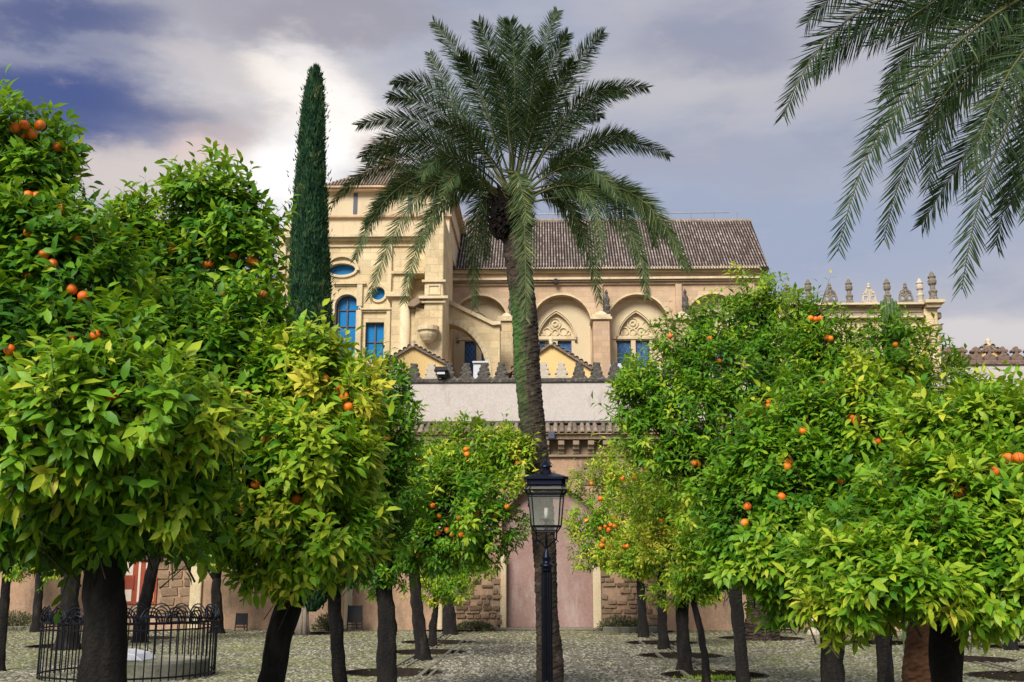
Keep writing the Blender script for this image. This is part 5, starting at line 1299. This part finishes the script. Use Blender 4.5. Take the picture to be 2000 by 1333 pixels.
FR = [((740,420),(650,230),-1.0,.28),((830,400),(850,200),-.9,.3),((640,380),(540,230),-.6,.25),  # control, tip (zoomed px), depth of tip relative, tint
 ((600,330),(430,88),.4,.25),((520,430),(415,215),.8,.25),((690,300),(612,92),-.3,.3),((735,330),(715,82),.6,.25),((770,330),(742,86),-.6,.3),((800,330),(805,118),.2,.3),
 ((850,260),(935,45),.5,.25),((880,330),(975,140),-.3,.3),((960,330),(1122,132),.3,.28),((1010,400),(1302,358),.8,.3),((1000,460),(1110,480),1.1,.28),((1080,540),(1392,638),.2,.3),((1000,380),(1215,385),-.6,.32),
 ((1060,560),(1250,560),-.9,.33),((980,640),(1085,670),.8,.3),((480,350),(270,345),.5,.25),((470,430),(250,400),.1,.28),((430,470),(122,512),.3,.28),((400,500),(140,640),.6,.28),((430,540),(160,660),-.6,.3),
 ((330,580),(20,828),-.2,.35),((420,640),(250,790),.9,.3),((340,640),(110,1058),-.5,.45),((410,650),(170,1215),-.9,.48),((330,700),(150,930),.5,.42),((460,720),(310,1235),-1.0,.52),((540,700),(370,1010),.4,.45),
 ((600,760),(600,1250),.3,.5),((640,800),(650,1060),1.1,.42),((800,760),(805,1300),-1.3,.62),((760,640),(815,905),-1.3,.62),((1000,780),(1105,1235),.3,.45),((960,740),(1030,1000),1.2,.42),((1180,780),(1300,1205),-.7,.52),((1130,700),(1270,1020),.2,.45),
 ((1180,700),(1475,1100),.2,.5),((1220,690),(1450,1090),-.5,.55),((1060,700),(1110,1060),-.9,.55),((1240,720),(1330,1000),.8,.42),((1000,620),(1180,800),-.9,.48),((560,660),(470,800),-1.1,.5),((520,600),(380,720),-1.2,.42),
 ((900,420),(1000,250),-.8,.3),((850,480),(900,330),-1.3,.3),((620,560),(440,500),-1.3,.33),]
for i, (c1, tp_, dy, tn) in enumerate(FR):
    rs = random.Random(100+i)
    e = zc(*tp_); cpx = zc(*c1)
    P0 = O + Vector((rs.uniform(-.08, .08), rs.uniform(-.1, .1), rs.uniform(-.1, .12))); P2 = at(e[0], e[1], YPm+dy); Pc = at(cpx[0], cpx[1], YPm+dy*.5)
    # draw the control out so the curve passes near it
    Pc = Pc + (Pc-(P0+P2)/2)*.45
    ln = (P2-P0).length
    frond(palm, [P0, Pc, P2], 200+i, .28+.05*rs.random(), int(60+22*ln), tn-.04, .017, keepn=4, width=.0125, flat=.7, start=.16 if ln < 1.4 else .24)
# right hand palm, crown out of the frame
YQ = 8.8
b_ = at(1800, 1470, YQ)
palm2 = thing('palm_tree', 'leaning palm with brown fibrous trunk whose fronds hang in at the upper right', 'palm tree', (b_.x, YQ, 0))
tq = [(1803,1480,.15),(1803,1400,.15),(1800,1333,.145),(1800,1260,.125),(1815,1180,.11),(1860,1080,.11),(1960,930,.11),(2075,740,.11),(2110,450,.11),(2120,200,.12),(2140,-20,.13)]
pl = [at(a, b, YQ+.15) for a, b, c in tq]; pl[0].z = -.1
palm_trunk(palm2, pl, [c for a, b, c in tq], 9, 'bark_brown', 1.8)
O2 = at(2140, -60, YQ)
m = MB()
for k in range(120):
    rs = random.Random(k); a = rs.uniform(0, 2*pi); z = rs.uniform(-.4, .1); r_ = .13
    p = O2 + Vector((cos(a)*r_, sin(a)*r_, z)); m.tube([p, p+Vector((cos(a)*.08, sin(a)*.08, .12))], [.03, .012], 5)
m.build('boots', mt['dead_fibre'], palm2)
FQ = [((1900,-40),(1700,0),(1590,150),1.2,.25),((2040,100),(1900,260),(1800,440),.4,.3),((2050,-60),(1950,-20),(1780,40),1.0,.25),((2110,120),(2020,260),(1975,400),.1,.35),((1850,-60),(1620,-40),(1530,228),-.3,.3),((1950,20),(1730,60),(1636,492),-.6,.35),((1990,60),(1790,130),(1726,470),.2,.32),((2000,80),(1840,110),(1812,370),.9,.3),((2060,120),(1930,200),(1878,566),-.3,.42),((2090,150),(1990,230),(1945,480),.6,.4),
      ((1900,-160),(1720,-120),(1575,45),.6,.28),((2000,-20),(1840,60),(1700,300),-1.1,.33),((1960,-80),(1800,0),(1730,190),.9,.25),((2080,60),(1960,60),(1900,330),-1.2,.36),((2120,100),(2060,120),(2010,420),-.9,.4),((2000,-100),(1900,-60),(1700,90),-.9,.28),
      ((2050,0),(1920,30),(1800,280),1.4,.3),((1960,-140),(1800,-180),(1650,-90),.2,.3),((2140,-300),(2050,-420),(1900,-480),.3,.3),((2200,-300),(2400,-400),(2600,-150),0,.3),((2250,-100),(2500,-100),(2650,250),.4,.3),((2180,50),(2300,150),(2380,500),-.5,.35),
      ((2180,-300),(2200,-500),(2250,-650),.5,.3),((2230,-200),(2350,-300),(2500,-450),-.8,.3),((2140,0),(2130,150),(2100,520),1.2,.35),((2180,0),(2240,200),(2230,520),1.0,.35)]
for i, (c1, c2, e, dy, tn) in enumerate(FQ):
    frond(palm2, [O2, at(c1[0], c1[1], YQ+dy*.3), at(c2[0], c2[1], YQ+dy*.7), at(e[0], e[1], YQ+dy)], 400+i, .38, 100, tn-.12, .02, keepn=20 if i < 18 else 0, width=.0135, flat=.75, start=.12)
# stout palm trunk near the wall
YS = gnd(1487, 1246).y
palm3 = thing('palm_tree', 'stout palm trunk with a swollen base near the wall behind the right row', 'palm tree', (X(1487, YS), YS, 0))
tq = [(1487,1246,.50),(1487,1225,.44),(1485,1190,.34),(1484,1150,.31),(1484,1100,.30),(1484,960,.30)]
pl = [at(a, b, YS) for a, b, c in tq]; pl[0].z = -.13
palm_trunk(palm3, pl, [c for a, b, c in tq], 5, 'palm_bark', 1.)
O3 = at(1484, 955, YS)
for i in range(14):
    a = 2*pi*i/14; h = Vector((cos(a), sin(a), 0)); frond(palm3, [O3, O3+h*.7+Vector((0,0,1.1)), O3+h*1.5+Vector((0,0,.4+.3*(i % 3)))], 600+i, .3, 50, .4, .02, width=.03, flat=.2)
# clipped columnar cactus seen over the right trees
YC = 20.0
cac = thing('column_cactus', 'cluster of green columnar stems poking above the right-hand trees', 'cactus', (X(1740, YC), YC, 0))
for p_, top in ((1724, 588), (1731, 583), (1737, 592), (1744, 583), (1751, 588), (1757, 600)):
    b = MB(); x_ = X(p_, YC, 620); r_ = .035
    b.tube([(x_, YC+.05*((p_ % 3)-1), 0), (x_, YC, Z(760, YC)), (x_, YC, Z(top, YC, 1740)-.03), (x_, YC, Z(top, YC, 1740))], [.06, r_, r_, .02], 8); b.build('stem', mt['cactus'], cac)

# ------------------------------------------------------------------ cypress
YY = gnd(612, 1238).y
cy = thing('cypress_tree', 'very tall narrow dark green cypress with a pale bare trunk base', 'cypress', (X(612, YY), YY, 0))
pr_ = [(132,2,617),(140,8,616),(160,13,615),(200,19,613),(260,23,610),(300,24,608),(400,31,606),(500,35,604),(600,39,605),(680,41,609),(800,43,612),(950,43,612),(1080,38,613),(1140,31,613),(1175,22,613),(1195,8,610)]
k_ = YY/F*1.03
cz = np.array([Z(p, YY, 612) for p, r_, x_ in pr_])[::-1]; cr_ = np.array([r_*k_ for p, r_, x_ in pr_])[::-1]; cxx = np.array([X(x_, YY, p) for p, r_, x_ in pr_])[::-1]
rs = random.Random(1)
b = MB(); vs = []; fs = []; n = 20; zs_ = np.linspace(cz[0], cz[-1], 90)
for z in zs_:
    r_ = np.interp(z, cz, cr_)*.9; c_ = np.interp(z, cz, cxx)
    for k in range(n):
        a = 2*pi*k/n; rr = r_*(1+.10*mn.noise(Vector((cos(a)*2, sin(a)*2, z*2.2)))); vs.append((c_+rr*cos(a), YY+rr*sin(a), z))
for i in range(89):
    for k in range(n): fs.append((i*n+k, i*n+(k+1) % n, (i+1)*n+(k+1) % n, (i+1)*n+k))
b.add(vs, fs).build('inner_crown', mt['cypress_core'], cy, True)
rg_ = np.random.default_rng(3); n = 90000
z = cz[0] + (cz[-1]-cz[0])*rg_.random(n); r_ = np.interp(z, cz, cr_); kp = rg_.random(n) < r_/r_.max()+.05; z = z[kp]; r_ = r_[kp]; n = len(z)
a = rg_.random(n)*2*pi; kp = (np.sin(a) < .35) | (rg_.random(n) < .35); z, r_, a = z[kp], r_[kp], a[kp]; n = len(z)
nf = np.array([mn.noise(Vector((cos(q)*2, sin(q)*2, w*2.2))) + .6*mn.noise(Vector((cos(q)*7, sin(q)*7, w*5))) for q, w in zip(a, z)])
u = np.stack([np.cos(a), np.sin(a), np.zeros(n)], 1); rr = r_*(.90+.12*rg_.random(n)+.10*nf)
rr = rr + .12*np.maximum(0, rg_.normal(size=n)-1.2)*(r_ > .15)
P_ = np.stack([np.interp(z, cz, cxx)+rr*u[:, 0], YY+rr*u[:, 1], z], 1)
D_ = u*.45 + np.array([0, 0, 1.]) + rg_.normal(size=(n, 3))*.22
V, T = scatter(P_, D_, u+rg_.normal(size=(n, 3))*.4, .09+.08*rg_.random(n), np.array([(-.18,0,0),(.18,0,0),(.1,.6,.03),(-.1,.6,.03),(0,1,0)], float), np.array([(0,1,2),(0,2,3),(3,2,4)]))
tag(link('foliage', tri_mesh('foliage', V, T, mt['cypress_leaf'], np.repeat(np.clip(.4+.5*nf+rg_.normal(size=n)*.2, 0, 1), 5)), cy), kind='stuff')
b = MB()
for k in range(7):
    a = 2*pi*k/7; q = Vector((cos(a), sin(a), 0)); c0 = Vector((X(604, YY), YY, 0))
    b.tube([c0+q*.14-Vector((0,0,.13)), c0+q*.10+Vector((0,0,.3)), c0+q*.08+Vector((0,0,1.2))], [.09, .07, .06], 8, jit=.1, seed=k)
b.build('trunk', mt['bark_pale'], cy, True)

# ------------------------------------------------------------------ shrubs at the wall
def shrub(px, py, w, h, Y, label, seed, n=1500, name='low_shrub'):
    rg_ = np.random.default_rng(seed); g = at(px, py, Y); t = thing(name, label, 'shrub', (g.x, Y, 0), 'low shrubs along the wall foot')
    W_ = w*Y/F/2; H_ = h*Y/F
    u = norm(rg_.normal(size=(n, 3))); u[:, 2] = np.abs(u[:, 2]); rr = rg_.random(n)**.4
    P_ = np.array([g.x, Y, 0.02]) + u*np.array([W_, .35, H_])*rr[:, None]
    V, T = scatter(P_, u+np.array([0, 0, .4])+rg_.normal(size=(n, 3))*.4, rg_.normal(size=(n, 3))+np.array([0, 0, 1]), .05+.05*rg_.random(n), LS_V, LS_T)
    tag(link('foliage', tri_mesh('foliage', V, T, mt['shrub_leaf'], np.repeat(rg_.random(n), len(LS_V)), True), t), kind='stuff')
    b = MB()
    for k in range(6): a = k*1.05; b.tube([(g.x, Y, -.01), (g.x+W_*.5*cos(a), Y+.2*sin(a), H_*.7)], [.015, .005], 5)
    b.build('stem', mt['bark'], t)
shrub(925, 1222, 85, 16, 31.4, 'low grey-green shrub at the wall foot left of the archway', 1)
shrub(1215, 1220, 100, 26, 31.4, 'low grey-green shrub at the wall foot right of the archway', 2, 1800)
shrub(28, 1222, 110, 34, 31.2, 'grey-green shrub at the wall foot at the far left', 3, 2200)
shrub(640, 1222, 60, 30, 31.3, 'low grey-green shrub at the wall foot behind the cypress trunk', 4)
kerb = thing('planting_kerb', 'low stone kerb of the bed right of the archway', 'kerb', (X(1225, 31.1), 31, 0))
bevel(MB().box(X(1172, 31), 30.95, -.02, X(1285, 31), 31.1, .14).build('kerb_stone', mt['basin_stone'], kerb), .02)
kerb = thing('planting_kerb', 'low stone kerb of the bed at the far left', 'kerb', (X(40, 31.1), 31, 0))
bevel(MB().box(X(-60, 31), 30.95, -.02, X(90, 31), 31.1, .14).build('kerb_stone', mt['basin_stone'], kerb), .02)
# weeds around the right pit
rg_ = np.random.default_rng(77); n = 350; g = gnd(1405, 1327); 
P_ = np.stack([g.x+.25*rg_.normal(size=n), g.y+.10*rg_.normal(size=n), np.zeros(n)], 1)
V, T = scatter(P_, rg_.normal(size=(n, 3))*.5+np.array([0, 0, 1]), rg_.normal(size=(n, 3)), .03+.05*rg_.random(n), LS_V, LS_T)
tag(link('weeds', tri_mesh('weeds', V, T, mt['orange_leaf'], np.full(n*5, .6), True)), kind='stuff')

rg_ = np.random.default_rng(31); n = 700; yy_ = 14+17*rg_.random(n); xx_ = (rg_.random(n)*2-1)*yy_*.5
V, T = scatter(np.stack([xx_, yy_, np.full(n, .022)], 1), np.stack([rg_.normal(size=n), rg_.normal(size=n), np.zeros(n)], 1), np.array([0, 0, 1.])+rg_.normal(size=(n, 3))*.2, .06+.03*rg_.random(n), LT_V, LT_T)
tag(link('fallen_leaves', tri_mesh('fallen_leaves', V, T, mt['orange_leaf'], np.repeat(.3+.7*rg_.random(n), len(LT_V)), True)), kind='stuff')
# ------------------------------------------------------------------ notice stands
def stand(px, pb, w, h, Y, label):
    g = at(px, pb, Y); t = thing('notice_stand', label, 'notice stand', (g.x, Y, 0), 'dark notice stands along the wall')
    W_ = w*Y/F/2; H_ = h*Y/F
    bevel(MB().box(-W_+g.x, Y-.03, H_*.33, W_+g.x, Y, H_*.98).build('board', mt['dark_paint'], t), .01)
    b = MB()
    for s_ in (-1, 1): b.bar((g.x+s_*(W_+.01), Y-.04, 0), (g.x+s_*(W_-.01), Y-.02, H_), .018, 6)
    b.bar((g.x-W_, Y-.04, .09), (g.x+W_, Y-.04, .09), .012, 5); b.bar((g.x-W_, Y-.03, H_*.25), (g.x+W_, Y-.03, H_*.25), .012, 5)
    b.bar((g.x, Y+.35, 0), (g.x, Y, H_*.9), .015, 5)
    b.build('frame', mt['dark_paint'], t)
stand(693, 1224, 27, 48, 31.3, 'dark blue-black notice stand against the wall behind the left row of trees')
stand(472, 1220, 22, 33, 31.4, 'small dark notice stand by the wall right of the round railing')
stand(1530, 1226, 26, 30, 30.5, 'low dark metal stand by the wall right of the stout palm trunk')
stand(1920, 1224, 30, 34, 30.4, 'dark stand by the wall at the far right behind the hanging leaves')
ct = thing('water_basin', 'small pale stone pedestal by the wall behind the thick right trunk', 'pedestal', (X(1571, 30), 30, 0))
b = MB(); b.lathe((X(1571, 30), 30, 0), [(.2,0),(.2,.08),(.13,.12),(.13,.55),(.2,.6),(.2,.68)], 12); b.build('pedestal', mt['lichen_pale'], ct)
# ------------------------------------------------------------------ round iron railing with a stone basin
gc_ = gnd(252, 1311); cxr, cyr, Rr = X(252, 17.6, 1290), 17.6, 1.33
rail = thing('round_railing', 'circular black iron railing with scrolled top around a stone well kerb', 'railing', (cxr, cyr, 0))
hr = .86; nbar = 66
m = MB(); m.tube([(0,0,0),(0,0,hr)], .011, 6); bme = bpy.data.meshes.new('bar'); bme.from_pydata(m.v, [], m.f); bme.materials.append(mt['iron'])
for k in range(nbar):
    a = 2*pi*k/nbar; link('bar', bme, rail, Matrix.Translation((cxr+Rr*cos(a), cyr+Rr*sin(a), .02)))
for z, r_, nm in ((.07, .014, 'rail'), (hr, .02, 'rail'), (hr-.10, .012, 'rail')):
    MB().tube([(cxr+Rr*cos(2*pi*k/72), cyr+Rr*sin(2*pi*k/72), z) for k in range(73)], r_, 6, cap=False).build(nm, mt['iron'], rail)
nsc = 22
def scr(s):
    m = MB()
    for (r0, off) in ((.17, 0), (.125, .01), (.085, .02)):
        pts = [(r0*cos(t), off, r0*1.25*sin(t)) for t in [pi*i/12 for i in range(13)]]; m.tube(pts, .011, 5)
    pts = []
    for i in range(16): t = i/15; q = .07*(1-t*.8); pts.append((.17-q*1.1+q*cos(t*8), 0, .02+q*sin(t*8)-.0)); 
    m.tube(pts, .009, 5)
    pts = [(-x, y, z) for x, y, z in pts]; m.tube(pts, .009, 5)
    me = bpy.data.meshes.new('scroll'); me.from_pydata(m.v, [], m.f); me.materials.append(mt['iron']); me.shade_smooth(); return me
sme = scr(1)
for k in range(nsc):
    a = 2*pi*(k+.5)/nsc
    link('scroll', sme, rail, Matrix.Translation((cxr+Rr*cos(a), cyr+Rr*sin(a), hr+.02)) @ Matrix.Rotation(a+pi/2+.15, 4, 'Z') @ Matrix.Rotation(radians(-8), 4, 'X'))
ws = thing('well_kerb', 'low round mossy stone well kerb inside the iron railing', 'well', (cxr+.25, cyr, 0))
b = MB(); b.lathe((cxr+.3, cyr+.05, 0), [(.95,0),(.95,.24),(.93,.27),(.72,.27),(.70,.24),(.70,.12)], 28); b.build('stone_ring', mt['basin_stone'], ws)
sl_ = thing('slab', 'pale bluish stone slab lying on the well kerb', 'slab', (cxr+.2, cyr, .27))
b = MB(); b.prism([(cxr-.35, .272), (cxr+.42, .272), (cxr+.30, .37), (cxr+.05, .42), (cxr-.35, .42)], cyr-.55, cyr+.1); bevel(b.build('slab_stone', mt['slab_pale'], sl_), .015)

# ------------------------------------------------------------------ street lamp
YL = 13.3
lp = at(1067.5, 1100, YL); lx = lp.x
lamp = thing('street_lamp', 'black iron street lamp with glazed lantern and candle bulb in front of the palm', 'street lamp', (lx, YL, 0))
u = YL/F*1.03/7.41
def lz(zy): return Z(880+zy/7.41, YL, 1067)
def octo(w, c, z):      # square of half-width w with cut corners c
    return [(lx-w+c, YL-w, z), (lx+w-c, YL-w, z), (lx+w, YL-w+c, z), (lx+w, YL+w-c, z), (lx+w-c, YL+w, z), (lx-w+c, YL+w, z), (lx-w, YL+w-c, z), (lx-w, YL-w+c, z)]
def loft(levels, name, mat, parent, capb=True, capt=True, bev=0):
    m = MB(); vs = []; fs = []
    for (w, c, z) in levels: vs += octo(w, c, z)
    for i in range(len(levels)-1):
        for k in range(8): fs.append((i*8+k, i*8+(k+1) % 8, (i+1)*8+(k+1) % 8, (i+1)*8+k))
    if capb: fs.append(tuple(range(7, -1, -1)))
    if capt: fs.append(tuple((len(levels)-1)*8+k for k in range(8)))
    m.add(vs, fs); return m.build(name, mt[mat], parent)
hwz = lambda a, b: (b-a)/2*u
roof = loft([(hwz(60,635),.10*.6,lz(515)),(hwz(70,610),.05,lz(510)),(hwz(75,605),.05,lz(445)),(hwz(40,660),.07,lz(438)),(hwz(42,658),.07,lz(405)),(hwz(150,550),.05,lz(362)),(hwz(285,425),.025,lz(318)),(hwz(285,425),.025,lz(300))], 'lantern_roof', 'iron_blue', lamp)
m = MB()
m.lathe((lx, YL, lz(312)), [(.055,0),(.055,lz(300)-lz(312)),(.048,lz(298)-lz(312)),(.048,lz(245)-lz(312)),(.082,lz(242)-lz(312)),(.080,lz(232)-lz(312)),(.045,lz(185)-lz(312)),(.014,lz(150)-lz(312)),(.011,lz(128)-lz(312)),(.016,lz(122)-lz(312)),(.003,lz(98)-lz(312))], 16)
m.build('chimney_cap', mt['iron_blue'], lamp, False)
# glazed bands
G = mt['lantern_glass']
def panes(w0, c0, z0, w1, c1, z1, nm='pane'):
    A = octo(w0, c0, z0); B = octo(w1, c1, z1)
    for k in range(8):
        k2 = (k+1) % 8
        m = MB(); m.add([A[k], A[k2], B[k2], B[k]], [(0,1,2,3)]); m.build(nm, G, lamp)
        fr = MB().bar(A[k], B[k], .0075, 6)
        fr.build('glazing_bar', mt['iron'], lamp)
    for L in (A, B):
        m = MB(); m.tube([*L, L[0]], .0085, 6, cap=False); m.build('frame_ring', mt['iron'], lamp)
panes(hwz(120,600),.035,lz(520),hwz(66,635),.045,lz(590))
panes(hwz(66,635),.045,lz(592),hwz(100,600),.042,lz(640))
panes(hwz(104,596),.042,lz(655),hwz(160,566),.03,lz(1100))
panes(hwz(160,566),.03,lz(1102),hwz(205,520),.025,lz(1168))
m = MB(); m.tube([*octo(hwz(106,594),.042,lz(682)), octo(hwz(106,594),.042,lz(682))[0]], .005, 6, cap=False); m.build('frame_ring', mt['iron'], lamp)
loft([(hwz(200,525),.025,lz(1186)),(hwz(205,520),.025,lz(1170))], 'lantern_floor', 'iron', lamp)
m = MB(); m.lathe((lx, YL, lz(985)), [(.026,0),(.025,lz(838)-lz(985)),(.018,lz(832)-lz(985))], 12); m.build('candle_bulb', mt['candle'], lamp, True)
m = MB(); m.lathe((lx, YL, lz(1170)), [(.03,0),(.02,.04),(.018,.10),(.04,.13),(.042,.15)], 10)
for s_ in (-1, 1):
    pts = [(lx+s_*(.02+.045*sin(t)*1.0+.02), YL, lz(1060)+.045-.04*cos(t)) for t in [i*.5 for i in range(12)]]
    pts = [(lx+s_*(.055+.028*cos(t)*(1-i/16)), YL, lz(1020)+.028*sin(t)*(1-i/16)) for i, t in enumerate([i*.55 for i in range(13)])]
    m.tube(pts, .006, 5); m.tube([(lx, YL, lz(1100)), (lx+s_*.05, YL, lz(1050)), (lx+s_*.11, YL, lz(1090))], .005, 5)
m.build('burner_scrolls', mt['iron'], lamp)
# bracket and post
zcap = Z(860+640/2.818, YL)
def z1_(y): return Z(860+y/2.818, YL)
m = MB(); prf = [(.016, z1_(520)), (.020, z1_(560)), (.013, z1_(575)), (.016, z1_(605)), (.03, z1_(618)), (.05, z1_(640)), (.062, z1_(650)), (.05, z1_(657)), (.045, z1_(676)), (.075, z1_(682)), (.085, z1_(690)), (.085, z1_(696)), (.06, z1_(702)), (.065, z1_(712)), (.058, z1_(728))]
m.lathe((lx, YL, 0), list(reversed(prf)), 16); m.build('post_head', mt['iron_blue'], lamp, True)
m = MB()
for s_ in (-1, 1):
    for dy in (0,):
        m.tube([(lx, YL, z1_(600)), (lx+s_*.05, YL, z1_(570)), (lx+s_*.12, YL, z1_(545)), (lx+s_*.125, YL, z1_(505))], .010, 6)
        m.tube([(lx+s_*(.115+.03*cos(t)*(1-i/15)), YL, z1_(562)+.03*sin(t)*(1-i/15)) for i, t in enumerate([i*.55 for i in range(13)])], .007, 5)
    m.tube([(lx, YL, z1_(600)), (lx, YL+s_*.05, z1_(570)), (lx, YL+s_*.12, z1_(545)), (lx, YL+s_*.125, z1_(505))], .010, 6)
m.build('bracket', mt['iron'], lamp)
m = MB(); n = 48; vs = []; fs = []
zz = [.35, z1_(728)]
for z in zz:
    for k in range(n): a = 2*pi*k/n; r_ = .068*(1-.09*(1+cos(a*12))/1) if True else 0; vs.append((lx+r_*cos(a), YL+r_*sin(a), z))
for k in range(n): fs.append((k, (k+1) % n, n+(k+1) % n, n+k))
m.add(vs, fs).build('fluted_post', mt['iron'], lamp)
m = MB(); m.lathe((lx, YL, 0), [(.17,-.02),(.17,.06),(.14,.09),(.12,.2),(.09,.26),(.08,.32),(.06,.36)], 16); m.build('post_base', mt['iron'], lamp)
